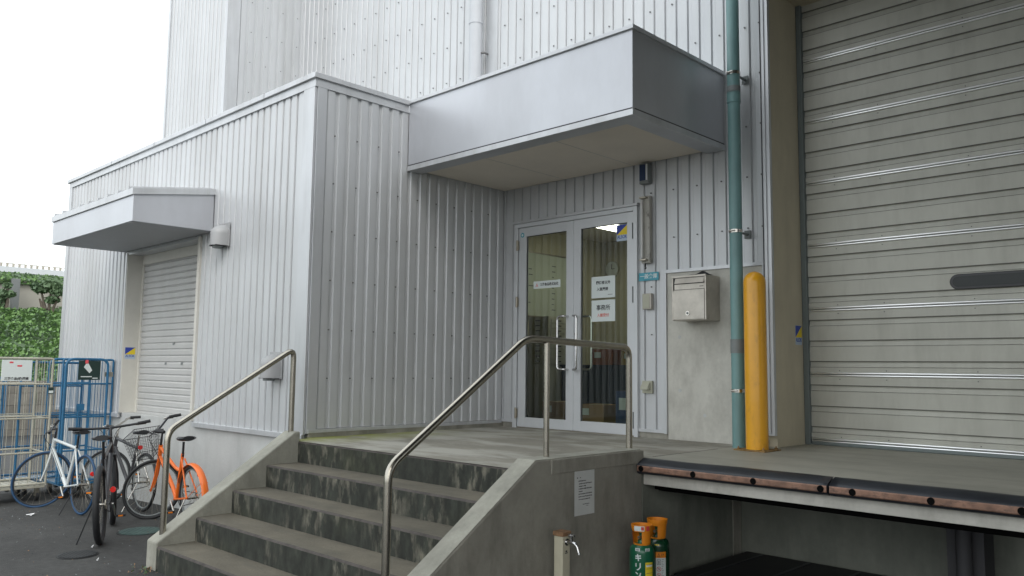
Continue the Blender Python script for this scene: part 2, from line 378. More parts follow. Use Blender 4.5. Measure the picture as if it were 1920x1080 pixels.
# ---------------------------------------------------------------- corrugated siding
def siding(mb, axis, plane, a0, a1, z0, z1, sgn, phase=0.0, holes=(), m='siding', screws=(), depth=.017):
    """ribbed sheet in the plane axis=plane, running a0..a1 on the other axis; sgn = side the ribs stand out"""
    prof = [(0, 0), (.009, 1), (.083, 1), (.092, 0), (.104, 0), (.107, -.25), (.113, -.25), (.116, 0)]      # within one pitch: rib, valley with a fine crease
    if axis == 'Y': prof = [(0, 0), (.008, .55), (.083, .55), (.088, 0), (.090, -.6), (.099, -.6), (.101, 0)]   # front sheets: crease deepened so its shade draws dark rib lines
    pts = []
    k0 = math.floor((a0 - phase) / PITCH) - 1
    k = k0
    while phase + k * PITCH < a1 + PITCH:
        b = phase + k * PITCH
        for d, h in prof: pts.append((b + d, h))
        k += 1
    def hval(a):
        for (p, h), (q, h2) in zip(pts, pts[1:]):
            if p <= a <= q: return h + (h2 - h) * (a - p) / max(1e-9, q - p)
        return 0
    cuts = sorted(set([a0, a1] + [e for (x0, x1, _, _) in holes for e in (x0, x1)]))
    aa = sorted(set([round(p, 5) for p, _ in pts if a0 < p < a1] + [round(c, 5) for c in cuts]))
    def P(a, z, h):
        off = plane + sgn * depth * h
        return (a, off, z) if axis == 'Y' else (off, a, z)
    for p, q in zip(aa, aa[1:]):
        if q - p < 1e-6: continue
        mid = (p + q) / 2; iv = [(z0, z1)]
        for (x0, x1, h0, h1) in holes:
            if x0 < mid < x1:
                nw = []
                for (s0, s1) in iv:
                    if h0 > s0: nw.append((s0, min(h0, s1)))
                    if h1 < s1: nw.append((max(h1, s0), s1))
                iv = [t for t in nw if t[1] - t[0] > 1e-4]
        for s0, s1 in iv:
            f = [P(p, s0, hval(p + 1e-6)), P(q, s0, hval(q - 1e-6)), P(q, s1, hval(q - 1e-6)), P(p, s1, hval(p + 1e-6))]
            mb.face(f, m)
    for (a, z) in screws:
        x0, x1, y0, y1 = (a - .0058, a + .0058, plane + sgn * (depth + .006), plane + sgn * (depth - .004))
        if axis == 'X': x0, x1, y0, y1 = y0, y1, x0, x1
        mb.box(x0, x1, y0, y1, z - .0058, z + .0058, 'screw')

def screw_grid(a0, a1, zs, phase, holes=(), first=0):
    out = []; k = math.ceil((a0 - phase) / (2 * PITCH))
    while phase + k * 2 * PITCH < a1:
        a = phase + k * 2 * PITCH + .048
        for z in zs:
            if a < a1 and not any(x0 < a < x1 and h0 < z < h1 for x0, x1, h0, h1 in holes): out.append((a, z))
        k += 1
    return out
ZS = [1.437, 1.89] + [1.89 + .4645 * k for k in range(1, 15)]

# ---------------------------------------------------------------- the warehouse
wh = thing('warehouse', 'tall pale grey corrugated metal warehouse with low annex, canopies and shutters', 'building')

# main wall, plane Y = 0
w = MB()
holes = [(.215, 1.885, 0, 3.17), (2.213, 3.215, 0, 2.50)]
siding(w, 'Y', 0, -4.54, 3.215, .975, 10.5, -1, phase=-.064, holes=holes,
       screws=[s for s in screw_grid(.05, 3.2, ZS, -.064, [(-1, 2.9, 3.5, 4.35), (.0, 1.95, 0, 3.3), (2.2, 3.3, 0, 2.6)]) ] + screw_grid(-4.4, .0, [z for z in ZS if z > 4.3], -.064))
o = w.build('wall_siding', wh)
w = MB()   # dock header wall and far right wall
siding(w, 'Y', 0, 3.303, 13.0, 5.08, 10.5, -1, phase=-.064)
w.build('header_siding', wh)
w = MB()
w.box(3.213, 3.303, -.030, .02, FL + .10, 10.5, 'trim', .002)
w.box(3.232, 3.240, -.036, -.028, FL + .10, 10.5, 'seam')
w.box(3.255, 3.275, -.045, -.028, FL + .12, 10.5, 'trim')
for z in ZS: w.box(3.224, 3.232, -.040, -.030, z - .006, z + .006, 'screw')
w.box(3.29, 3.309, -.034, .0, FL + .1, 10.5, 'trim')
w.build('corner_flashing', wh)
w = MB()
w.box(-.28, -.13, -.026, .0, 4.3, 10.5, 'trim')
w.build('joint_flashing', wh)
# base trims of the main wall
w = MB()
w.box(.02, .205, -.030, -.001, FL + .055, FL + .085, 'trim'); w.box(.0, .205, -.012, .05, FL, FL + .055, 'conc_wall')
w.build('base_trim', wh); w = MB()
w.box(1.897, 2.22, -.030, -.001, FL + .055, FL + .085, 'trim'); w.box(1.897, 2.22, -.012, .05, FL, FL + .055, 'conc_wall')
w.build('base_trim', wh)
# concrete plinth beside the dock door
w = MB()
w.box(2.225, 3.225, -.014, .1, FL, 2.475, 'conc_light', .004)
w.box(2.195, 3.24, -.034, -.016, 2.475, 2.505, 'trim'); w.box(2.195, 2.225, -.034, .0, FL + .05, 2.475, 'trim')
for x, z in ((2.36, 1.86), (2.36, 1.36), (2.90, 1.85), (2.92, 1.35), (2.62, 1.14)):
    w.tube([(x, -.0155, z), (x, -.0135, z)], .017, 'conc_base', seg=14)
w.build('concrete_plinth', wh)
# dock doorway: reveal, soffit
w = MB()
w.box(2.9, 3.303, .022, .66, FL, 10.4, 'reveal')
w.box(3.31, 13, .03, .66, 5.0, 10.4, 'reveal')
w.box(3.303, 13, .0, .03, 5.0, 5.08, 'trim')
w.build('doorway_reveal', wh)

# sectional dock shutter
sh = bpy.data.objects.new('dock_shutter', None); COL.objects.link(sh); sh.parent = wh
w = MB(); Y0 = .59
joints = [.944 + .5835 * k for k in range(8)]
ls = []
for j in joints[:7]:
    for d in (.115, .300, .487): ls.append(j + d)
prof = [(FL + .03, 0)]
for z in ls:
    prof += [(z - .050, 0), (z - .046, .008), (z - .005, .016), (z, 0)]
prof.append((5.3, 0))
for (z0, d0), (z1, d1) in zip(prof, prof[1:]):
    w.face([(3.35, Y0 + d0, z0), (13, Y0 + d0, z0), (13, Y0 + d1, z1), (3.35, Y0 + d1, z1)], 'shutter')
for z in ls:
    w.box(3.352, 13, Y0 - .0015, Y0 + .012, z - .003, z + .004, 'groove'); w.box(3.352, 13, Y0 - .001, Y0 + .006, z - .0535, z - .0505, 'groove')
for j in joints:
    for dz in (-.042, .035):
        for x in (3.62, 4.02, 4.72, 5.42, 6.1, 6.8): w.box(x - .004, x + .004, Y0 - .004, Y0, j + dz - .004, j + dz + .004, 'screw')
w.build('panel_sheet', sh)
w = MB()
for j in joints:
    w.tube([(3.36, Y0 - .004, j + .011), (13, Y0 - .003, j + .011)], .0095, 'hinge_strip', seg=8)
    w.tube([(3.36, Y0 - .003, j - .011), (13, Y0 - .003, j - .011)], .0095, 'hinge_strip', seg=8)
    w.box(3.36, 13, Y0 - .006, Y0 - .001, j - .0012, j + .0012, 'groove')
w.build('joint_strip', sh)
w = MB(); w.box(3.305, 3.352, .55, .66, FL, 5.0, 'rail', .004); w.build('guide_rail', sh)
w = MB(); w.box(3.36, 13, Y0 - .02, Y0 + .03, FL, FL + .032, 'rail', .006); w.build('bottom_seal', sh)
def stadium(x0, x1, z0, z1, n=10):
    r = (z1 - z0) / 2; zc = (z0 + z1) / 2
    return [(x0 + r + r * math.cos(a), zc + r * math.sin(a)) for a in [math.pi / 2 + math.pi * i / n for i in range(n + 1)]] + \
           [(x1 - r + r * math.cos(a), zc + r * math.sin(a)) for a in [-math.pi / 2 + math.pi * i / n for i in range(n + 1)]]
w = MB(); w.prism(stadium(4.545, 5.25, 2.225, 2.350), 'Y', Y0 - .016, Y0 + .004, 'black_gloss', .004); wf = w.build('window_frame', sh)
w = MB(); w.prism(stadium(4.567, 5.228, 2.245, 2.330), 'Y', Y0 - .019, Y0 - .012, mat('dark_window', (.02, .025, .025), .25, spec=.3)); w.build('window_pane', wf)

# ---- annex (low block) -------------------------------------------------
w = MB()
ahole = [(-4.30, -2.25, 0, 2.965)]
siding(w, 'Y', YB, -6.68, -.17, .925, 4.2, -1, phase=-.191 - .095, holes=ahole)
siding(w, 'X', 0, YB + .095, 0, .975, 4.2, 1, phase=-2.343 - .095, screws=screw_grid(-2.45, -.2, [z for z in ZS if z < 4], -2.343 - .048))
siding(w, 'X', -6.7, YB, 0, .925, 4.2, -1, phase=0)
w.build('annex_siding', wh)
w = MB()
w.box(-.185, .012, YB - .024, YB + .0, .925, 4.25, 'trim', .003); w.box(.0, .026, YB + .003, YB + .105, .935, 4.25, 'trim', .002)
w.box(-6.72, -6.6, YB - .024, YB, .925, 4.25, 'trim')
w.box(-6.7, .026, YB - .026, YB + .01, 4.185, 4.262, 'trim'); w.box(-.01, .028, YB, -1.46, 4.185, 4.262, 'trim')
w.box(-2.22, .0, YB - .032, YB, .875, .925, 'trim', .003)
w.box(-6.7, -4.33, YB - .032, YB, .875, .925, 'trim', .003)
w.box(.001, .034, YB + .02, -.035, .940, .972, 'trim', .002)
w.build('annex_flashing', wh)
w = MB()
w.box(-6.76, .048, YB - .05, YB + .25, 4.262, 4.314, 'trim', .004)
w.box(-.2, .048, YB + .25, -1.45, 4.262, 4.312, 'trim', .004)
w.box(-6.74, -6.5, YB + .25, 0, 4.262, 4.312, 'trim', .004)
for x in (-.9, -2.2, -3.6, -5.0): w.box(x, x + .003, YB - .052, YB - .049, 4.262, 4.316, 'seam')
w.box(-6.6, -.05, YB + .1, -.02, 4.17, 4.22, 'soffit_grey')
w.build('roof_coping', wh)
w = MB()
w.box(-6.68, -4.30, YB + .012, 0, -.6, .872, 'conc_base'); w.box(-4.30, -2.25, YB + .012, 0, -.6, .935, 'conc_base', .003); w.box(-2.25, -.0, YB + .012, 0, -.6, .872, 'conc_base')
w.box(-.0, .03, YB + .03, .0, FL, .945, 'conc_wall')
w.build('concrete_base', wh)
# side shutter in the annex front
ss = bpy.data.objects.new('side_shutter', None); COL.objects.link(ss); ss.parent = wh
w = MB(); YS = YB + .19; z = .955; k = 0
while z < 2.96:
    h = .078
    a = [(YS, z), (YS - .010, z + .012), (YS - .012, z + .060), (YS, z + .072), (YS + .004, z + .078)]
    for p, q in zip(a, a[1:]):
        w.face([(-4.28, p[0], p[1]), (-2.28, p[0], p[1]), (-2.28, q[0], q[1]), (-4.28, q[0], q[1])], 'sideshutter', smooth=False)
    z += h
w.box(-4.28, -2.28, YS - .014, YS + .01, .935, .958, 'sideshutter')
for x, z in ((-3.25, 1.80), (-3.45, 1.56), (-3.0, 1.56)): w.box(x - .02, x + .02, YS - .018, YS - .006, z - .015, z + .015, 'grey')
w.build('slat_curtain', ss)
w = MB()
w.box(-4.32, -4.300, YB - .020, YS + .05, .935, 2.98, 'reveal_pale')
w.box(-4.36, -4.318, YB - .028, YB + .02, .935, 2.98, 'trim')
w.box(-4.30, -4.25, YS - .02, YS + .04, .935, 2.96, 'reveal_pale')
w.box(-2.285, -2.235, YB - .030, YS + .05, .935, 2.985, 'reveal_pale', .004)
w.box(-4.32, -2.285, YB - .015, YS + .05, 2.96, 2.99, 'trim')
w.box(-4.25, -2.285, YS - .03, YS + .04, 2.84, 2.96, 'reveal_pale')
w.build('shutter_frame', ss)
# canopy over the side shutter
cp = bpy.data.objects.new('side_canopy', None); COL.objects.link(cp); cp.parent = wh
w = MB()
xa, xb, yf = -4.47, -1.97, -3.43
w.prism([(yf, 3.010), (yf, 3.29), (YB - .01, 3.42), (YB - .01, 3.010)], 'X', xa, xb, 'fascia', .004)
w.build('canopy_body', cp)
w = MB()
w.prism([(yf - .018, 3.283), (yf - .018, 3.352), (YB - .005, 3.487), (YB - .005, 3.418)], 'X', xa - .02, xb + .018, 'trim', .003)
for i in range(9):
    x = xa + .1 + i * (xb - xa - .2) / 8
    w.prism([(yf - .02, 3.350), (yf - .02, 3.378), (YB - .01, 3.512), (YB - .01, 3.484)], 'X', x - .012, x + .012, 'trim')
w.build('roof_sheet', cp)
w = MB(); w.box(xa + .02, xb - .02, yf + .02, YB - .012, 3.004, 3.0085, 'soffit_grey'); w.build('soffit', cp)
# tower above the annex
w = MB()
YT, XT = -1.25, -4.54
siding(w, 'Y', YT, -6.60, XT - .06, 4.2, 10.5, -1, phase=-.1, screws=[])
siding(w, 'X', XT, YT + .16, 0, 4.2, 10.5, 1, phase=-1.2, screws=screw_grid(-1.05, -.0, [z for z in ZS if z > 4.3], -1.2))
siding(w, 'X', -6.6, YT, 0, 4.2, 10.5, -1, phase=0)
w.box(XT - .075, XT + .015, YT - .024, YT, 4.2, 10.5, 'trim'); w.box(XT, XT + .026, YT, YT + .17, 4.2, 10.5, 'trim')
w.box(-6.62, -6.55, YT - .024, YT, 4.2, 10.5, 'trim')
w.build('tower_siding', wh)

# entrance canopy
ec = bpy.data.objects.new('entrance_canopy', None); COL.objects.link(ec); ec.parent = wh
XC, YC, ZC0, ZC1 = 2.859, -1.452, 3.567, 4.310
w = MB()
w.box(.027, XC, YC, YC + .04, ZC0 + .058, ZC1 - .035, 'fascia')
w.box(XC - .04, XC, YC + .04, -.018, ZC0 + .058, ZC1 - .035, 'fascia')
w.build('fascia', ec)
w = MB()
w.box(.027, XC + .022, YC - .022, YC + .16, ZC1 - .035, ZC1, 'trim', .003); w.box(XC - .15, XC + .022, YC + .16, -.02, ZC1 - .035, ZC1 - .001, 'trim', .003)
w.box(.05, XC - .15, YC + .16, -.02, ZC1 - .1, ZC1 - .07, 'soffit_grey')
w.box(.027, XC + .010, YC - .010, YC + .01, ZC0, ZC0 + .050, 'trim', .002); w.box(XC - .01, XC + .010, YC + .01, -.02, ZC0, ZC0 + .050, 'trim', .002)
w.box(.027, XC - .01, YC + .01, YC + .175, ZC0 + .001, ZC0 + .01, 'fascia'); w.box(XC - .18, XC - .01, YC + .175, -.02, ZC0 + .001, ZC0 + .01, 'fascia')
w.box(.027, XC - .002, YC - .002, YC + .03, ZC0 + .05, ZC0 + .064, 'seam'); w.box(XC - .03, XC + .002, YC + .03, -.02, ZC0 + .05, ZC0 + .064, 'seam')
w.build('edge_trim', ec)
w = MB()
w.box(.027, XC - .18, YC + .175, -.02, ZC0 + .028, ZC0 + .05, 'soffit')
for x in (.93, 1.84): w.box(x, x + .003, YC + .18, -.025, ZC0 + .0265, ZC0 + .029, 'soffit_grey')
w.build('soffit', ec)

# double door
def door():
    df = bpy.data.objects.new('double_door', None); COL.objects.link(df); df.parent = wh
    w = MB()
    w.box(.205, .262, -.045, .06, FL, 3.175, 'alu', .003); w.box(1.852, 1.897, -.045, .06, FL, 3.175, 'alu', .003)
    w.box(.262, 1.852, -.045, .06, 3.130, 3.175, 'alu', .003)
    w.box(.19, 1.91, -.06, -.018, 3.177, 3.205, 'trim', .003)
    w.box(.262, 1.852, -.03, .05, FL, FL + .010, 'steel_dull')
    w.build('door_frame', df)
    for (x0, x1, gx0, gx1, hs) in ((.270, 1.0695, .382, .970, 1), (1.0725, 1.845, 1.168, 1.766, -1)):
        lf = bpy.data.objects.new('door_leaf', None); COL.objects.link(lf); lf.parent = df
        w = MB(); z0, z1, gz0, gz1 = FL + .012, 3.126, 1.017, 3.026
        w.box(x0, gx0, -.03, .01, z0, z1, 'alu', .003); w.box(gx1, x1, -.03, .01, z0, z1, 'alu', .003)
        w.box(gx0, gx1, -.029, .009, z0, gz0, 'alu'); w.box(gx0, gx1, -.029, .009, gz1, z1, 'alu')
        w.box(gx0, gx0 + .006, -.012, -.006, gz0, gz1, 'black'); w.box(gx1 - .006, gx1, -.012, -.006, gz0, gz1, 'black')
        w.box(gx0, gx1, -.012, -.006, gz1 - .006, gz1, 'black')
        w.build('leaf_frame', lf)
        w = MB(); w.face([(gx0, -.01, gz0), (gx1, -.01, gz0), (gx1, -.01, gz1), (gx0, -.01, gz1)], 'glass'); w.build('glass_pane', lf)
        w = MB(); xm = .995 if hs > 0 else 1.142
        xo = .905 if hs > 0 else 1.165
        w.tube([(1.0 if hs > 0 else 1.105, -.03, 2.105), (1.0 if hs > 0 else 1.105, -.085, 2.105), (xo if hs > 0 else 1.165, -.095, 2.105), (xo if hs > 0 else 1.165, -.095, 1.545), (1.0 if hs > 0 else 1.105, -.085, 1.545), (1.0 if hs > 0 else 1.105, -.03, 1.545)], .0125, 'chrome', seg=10, bend=.04)
        w.tube([(1.0 if hs > 0 else 1.105, .01, 2.105), (1.0 if hs > 0 else 1.105, .06, 2.105), (.93 if hs > 0 else 1.235, .07, 2.105), (.93 if hs > 0 else 1.235, .07, 1.545), (1.0 if hs > 0 else 1.105, .06, 1.545), (1.0 if hs > 0 else 1.105, .01, 1.545)], .0125, 'chrome', seg=10, bend=.04)
        w.build('handle', lf)
        if hs < 0:
            w = MB(); w.tube([(1.113, -.030, 1.915), (1.113, -.042, 1.915)], .018, 'steel_dull', seg=14); w.build('lock', lf)
        for z in (2.93, 2.29, 1.06):
            w = MB(); xh = .262 if hs > 0 else 1.852
            if hs > 0:
                w.tube([(xh, -.052, z - .06), (xh, -.052, z + .06)], .011, 'steel_dull', seg=10); w.box(xh - .022, xh + .022, -.048, -.044, z - .05, z + .05, 'steel_dull')
            else: w.box(xh - .012, xh - .006, -.047, -.03, z - .08, z + .08, 'grey')
            w.build('hinge', lf)
door()

# office interior behind the glass
w = MB()
X0, X1, Y1, ZR = -1.3, 3.0, 3.6, 3.55
w.box(X0 - .05, X0, .08, Y1, FL, ZR, 'room'); w.box(X0 - .05, X1, Y1, Y1 + .05, FL, ZR, 'room'); w.box(X1, X1 + .05, .7, Y1, FL, ZR, 'room')
w.box(X0, .205, .065, .09, FL, ZR, 'room'); w.box(1.897, 2.9, .065, .09, FL, ZR, 'room'); w.box(.205, 1.897, .065, .09, 3.175, ZR, 'room')
w.box(X0, X1, .07, Y1, ZR, ZR + .04, 'soffit'); w.box(X0, X1, .07, Y1, FL - .02, FL - .001, 'dark_blue')
k = 0
while X0 + k * .2 < X1: w.box(X0 + k * .2, X0 + k * .2 + .008, Y1 - .004, Y1 + .01, FL, ZR, 'cabinet'); k += 1
for k in range(18): w.box(X0 - .01, X0 + .004, .1 + k * .2, .108 + k * .2, FL, ZR, 'cabinet')
w.build('office_room', wh)

# roof over the loading bay (above the picture, it shades the dock)
w = MB()
w.box(3.5, 16.0, -8.6, -.03, 5.14, 5.34, 'roof_under'); w.box(3.45, 16.05, -8.65, -8.6, 5.06, 6.25, 'fascia'); w.box(3.45, 3.5, -8.6, -.03, 5.06, 6.25, 'fascia')
w.box(16.0, 16.1, -8.6, -.03, 0, 5.14, 'siding')  # unseen end wall, added to block light from the right
w.build('dock_canopy', wh)

# ---------------------------------------------------------------- office things
def place_box(name, label, cat, x0, x1, y0, y1, z0, z1, m, lid=None):
    t = thing(name, label, cat, ((x0 + x1) / 2, (y0 + y1) / 2, z0)); cx, cy = (x0 + x1) / 2, (y0 + y1) / 2
    w = MB(); w.box(x0 - cx, x1 - cx, y0 - cy, y1 - cy, 0, z1 - z0, m, .004); w.build('box_body', t)
    w = MB(); w.box(-.03, .03, y0 - cy - .001, y1 - cy + .001, z1 - z0 - .001, z1 - z0 + .001, lid or 'cabinet')
    w.box(x0 - cx + .05, x0 - cx + .16, y0 - cy - .002, y0 - cy + .002, (z1 - z0) * .45, (z1 - z0) * .8, 'paper'); w.build('tape', t)
    return t
t = thing('whiteboard', 'pale whiteboard on the office wall seen through the left door pane', 'whiteboard', (-1.3, 1.9, 2.3))
w = MB(); w.box(0, .02, -1.6, 1.1, 0, .90, 'wb'); w.build('writing_surface', t)
w = MB()
w.box(0, .03, -1.6, 1.1, .90, .92, 'steel_dull'); w.box(0, .05, -1.6, 1.1, -.02, 0, 'steel_dull'); w.build('board_frame', t)
w = MB()
for i in range(9):
    for j in range(3):
        if rnd.random() < .6: w = MB(); w.box(.0205, .0215, -.6 + j * .5, -.6 + j * .5 + rnd.uniform(.04, .12), .1 + i * .08, .115 + i * .08, 'ink_grey'); w.build('mark', t)
t = thing('drawer_cabinet', 'beige cabinet of shallow paper drawers behind the left door pane', 'cabinet', (-.8, 1.62, FL))
w = MB(); w.box(-.3, .06, 0, .40, .0, 1.36, 'cabinet'); w.build('cabinet_case', t)
for i in range(9):
    w = MB(); z = .72 + i * .069; w.box(-.26, .02, -.012, -.001, z, z + .055, 'cabinet', .003); w.box(.061, .072, .05, .36, z, z + .055, 'cabinet', .003); w.box(.072, .078, .16, .25, z + .025, z + .04, 'black'); w.box(-.16, -.08, -.018, -.012, z + .025, z + .04, 'black'); w.build('drawer', t)
t = thing('office_desk', 'long dark blue counter inside the office behind the door panes', 'desk', (0, 1.9, FL))
w = MB(); w.box(-1.2, 1.6, -.05, .7, .68, .71, 'dark_blue'); w.build('desktop', t)
w = MB(); w.box(-1.18, 1.58, 0, .03, 0, .68, 'dark_blue')
for i in range(7): w.box(-1.0 + i * .36, -.995 + i * .36, -.004, .0, 0, .68, 'blue_box')
w.build('front_panel', t)
place_box('cardboard_box', 'brown cardboard box on the office floor behind the left door pane', 'box', -.42, -.05, 1.15, 1.5, FL, 1.14, 'cardboard')
place_box('cardboard_box', 'brown cardboard box with a white label behind the right door pane', 'box', .22, .60, 1.1, 1.45, FL, 1.13, 'cardboard')
place_box('parcel', 'reddish brown parcel on the counter behind the right door pane', 'box', -.30, .05, 2.0, 2.3, 1.61, 1.82, mat('parcel_red', (.30, .10, .05), .8), 'st_yellow')
place_box('parcel', 'yellow brown parcel on the counter farther right behind the door pane', 'box', .15, .45, 2.05, 2.35, 1.61, 1.80, mat('parcel_ochre', (.34, .22, .06), .8), 'ink_red')
place_box('storage_crate', 'deep blue storage crate on the office floor behind the right door pane', 'crate', .70, 1.10, 1.2, 1.6, FL, 1.30, 'blue_box', 'blue_box')
t = thing('office_lamp', 'lit fluorescent ceiling light seen through the right door pane', 'ceiling light', (-.1, 2.2, 3.55))
w = MB(); w.box(-.16, .16, -.62, .62, -.06, 0, 'alu', .005); w.build('housing', t)
w = MB(); w.box(-.13, .13, -.6, .6, -.085, -.061, 'lampglow'); w.build('diffuser', t)
w = MB(); w.tube([(0, -.012, 0), (0, .012, 0)], .13, 'cabinet', seg=28); w.tube([(0, -.016, 0), (0, -.012, 0)], .115, 'paper', seg=28); w.box(-.004, .004, -.02, -.016, 0, .08, 'ink'); w.box(0, .06, -.02, -.016, -.004, .004, 'ink')
tag(w.build('wall_clock', None, (-1.15, 3.58, 3.12)), 'round wall clock in the office seen through the right door pane', 'clock')

# ---------------------------------------------------------------- notices and stickers
def sheet(name, label, cat, plane, at, a0, a1, z0, z1, m='paper', outward=-1):
    """thin sheet stuck on a wall. plane Y: faces -Y; plane X: faces +X"""
    w = MB(); t = thing(name, label, cat, ((a0 + a1) / 2, at, (z0 + z1) / 2) if plane == 'Y' else (at, (a0 + a1) / 2, (z0 + z1) / 2))
    h, v = (a1 - a0) / 2, (z1 - z0) / 2
    if plane == 'Y': w.box(-h, h, -.0012, 0, -v, v, m)
    else: w.box(0, .0012, -h, h, -v, v, m)
    w.build('sheet', t); return t
def diamond(w, cx, cz, ang, s, m, y):
    a = Vector((math.cos(ang), math.sin(ang))); p = a * s; l = Vector((math.cos(ang + R(30)), math.sin(ang + R(30)))) * s / 1.732; r_ = Vector((math.cos(ang - R(30)), math.sin(ang - R(30)))) * s / 1.732
    w.face([(cx, y, cz), (cx + r_.x, y, cz + r_.y), (cx + p.x, y, cz + p.y), (cx + l.x, y, cz + l.y)], m)
G = -.0105
t = sheet('company_sign', 'long white notice with red emblem and company name on the left door pane', 'sign', 'Y', G, .483, .873, 2.428, 2.510)
w = MB()
for a in (90, 210, 330): diamond(w, -.145, -.005, R(a), .024, 'red', -.0018)
w.build('emblem', t)
lettering('lettering', '三菱食品株式会社', .036, 'ink', (.035, -.0018, -.001), (1, 0, 0), (0, 0, 1), t, bold=.0007, xscale=.92)
t = sheet('door_notice', 'white staff only notice with black characters, upper sheet on the right pane', 'notice', 'Y', G, 1.301, 1.604, 2.280, 2.502)
lettering('lettering', '関係者以外', .037, 'ink', (0, -.0018, .045), (1, 0, 0), (0, 0, 1), t, bold=.0008)
lettering('lettering', '入室厳禁', .037, 'ink', (-.01, -.0018, -.022), (1, 0, 0), (0, 0, 1), t, bold=.0008)
w = MB(); w.box(.06, .12, -.002, -.0012, -.082, -.077, 'ink_grey'); w.build('small_print', t)
t = sheet('office_notice', 'white office notice with a line of red characters, lower sheet on the right pane', 'notice', 'Y', G, 1.302, 1.604, 2.038, 2.258)
lettering('lettering', '事務所', .060, 'ink', (0, -.0018, .028), (1, 0, 0), (0, 0, 1), t, bold=.0006)
lettering('red_lettering', '入館受付', .038, 'ink_red', (-.003, -.0018, -.048), (1, 0, 0), (0, 0, 1), t, bold=.0005)
def sticker(label, plane, at, a0, a1, z0, z1):
    t = sheet('security_sticker', label, 'sticker', plane, at, a0, a1, z0, z1, 'st_pale'); t['group'] = 'blue and yellow security stickers'
    h, v = (a1 - a0) / 2 * .97, (z1 - z0) / 2 * .97; b = v * -.25; w = MB()
    P = (lambda a, z: (a, -.0016, z)) if plane == 'Y' else (lambda a, z: (.0016, a, z))
    w.face([P(-h, b), P(h, v), P(-h, v)], 'st_blue'); w.build('blue_field', t)
    w = MB(); w.face([P(-h, b), P(h, b), P(h, v)], 'st_yellow'); w.build('yellow_field', t)
    o_ = (0, -.0016, -v * .52) if plane == 'Y' else (.0016, 0, -v * .52)
    lettering('lettering', 'ALSOK', v * .62, 'st_blue', o_, (1, 0, 0) if plane == 'Y' else (0, 1, 0), (0, 0, 1), t, bold=.0005, xscale=min(1.0, h * 2 * .9 / (v * .62 * 3.1)))
sticker('blue and yellow security sticker in the top corner of the right glass door', 'Y', G, 1.624, 1.762, 2.845, 3.012)
sticker('blue and yellow security sticker on the cream reveal of the dock shutter', 'X', 3.3035, .405, .535, 1.79, 1.965)
sticker('blue and yellow security sticker on the reveal of the small shutter', 'X', -4.2995, -2.545, -2.415, 1.615, 1.765)
w = MB(); w.tube([(0, 0, 0), (0, -.0015, 0)], .027, 'teal_sign', seg=18); w.tube([(0, -.0015, 0), (0, -.002, 0)], .014, 'sign_text', seg=12)
tag(w.build('round_sticker', None, (.325, -.031, 3.045)), 'small round teal sticker at the top hinge corner of the left door leaf', 'sticker')
t = sheet('warehouse_sign', 'small teal sign with pale characters on the siding right of the door', 'sign', 'Y', -.022, 1.904, 2.136, 2.419, 2.499, 'teal_sign')
lettering('lettering', '一般倉庫', .050, 'sign_text', (0, -.0018, 0), (1, 0, 0), (0, 0, 1), t, bold=.0008)
t = sheet('wall_notice', 'weathered white paper notice with small print on the concrete stair wall', 'notice', 'X', 3.0305, -2.362, -2.150, .570, .868, 'paper_wall')
w = MB(); y0 = -.106
rows = [(.10, .025, .035), (.10, .055, .065), (.078, .04, .12), (.060, .045, .185), (.043, .045, .12), (.026, .042, .185), (.009, .042, .085), (-.008, .042, .185), (-.026, .042, .185), (-.044, .042, .165), ]
rows2 = [(-.078, .085, .155), (-.090, .12, .145)]
for z, a, b in rows + rows2:
    if z == rows2[0][0]: w.build('print', t); w = MB()
    a0 = a
    while a0 < b:
        L_ = min(b, a0 + rnd.uniform(.006, .012)); w.box(.0012, .0016, y0 + a0, y0 + L_, z - rnd.uniform(.002, .0042), z + rnd.uniform(.002, .0042), 'ink_grey' if z < -.06 else 'ink'); a0 = L_ + rnd.uniform(.0012, .004)
w.build('signature_print', t)

# ---------------------------------------------------------------- wall fittings
t = thing('mailbox', 'brushed steel mailbox with round lock on the concrete plinth', 'mailbox', (2.615, -.014, 2.0))
w = MB(); w.box(-.175, .175, -.236, 0, 0, .405, 'mailbox', .004); w.build('case', t)
w = MB(); w.box(-.165, .158, -.245, -.236, .008, .272, 'mailbox', .002); w.box(.158, .1605, -.244, -.236, .008, .28, 'black'); w.build('door', t)
w = MB(); w.box(-.166, .160, -.2370, -.2358, .278, .388, 'black')
w.prism([(-.240, .282), (-.2375, .282), (-.2375, .33), (-.240, .33)], 'X', -.152, .158, 'mailbox'); w.prism([(-.262, .335), (-.238, .345), (-.238, .380), (-.244, .384)], 'X', -.14, .160, 'mailbox')
w.box(-.178, -.164, -.246, -.236, 0, .405, 'mailbox', .002); w.box(.163, .178, -.246, -.236, 0, .405, 'mailbox', .002); w.box(-.178, .178, -.250, -.236, .390, .408, 'mailbox', .002)
w.box(.110, .150, -.243, -.240, .300, .305, 'ink'); w.build('flap', t)
w = MB(); w.tube([(-.010, -.245, .062), (-.010, -.252, .062)], .020, 'steel', seg=18); w.tube([(-.010, -.252, .062), (-.010, -.256, .062)], .011, 'grey', seg=14); w.build('lock', t)
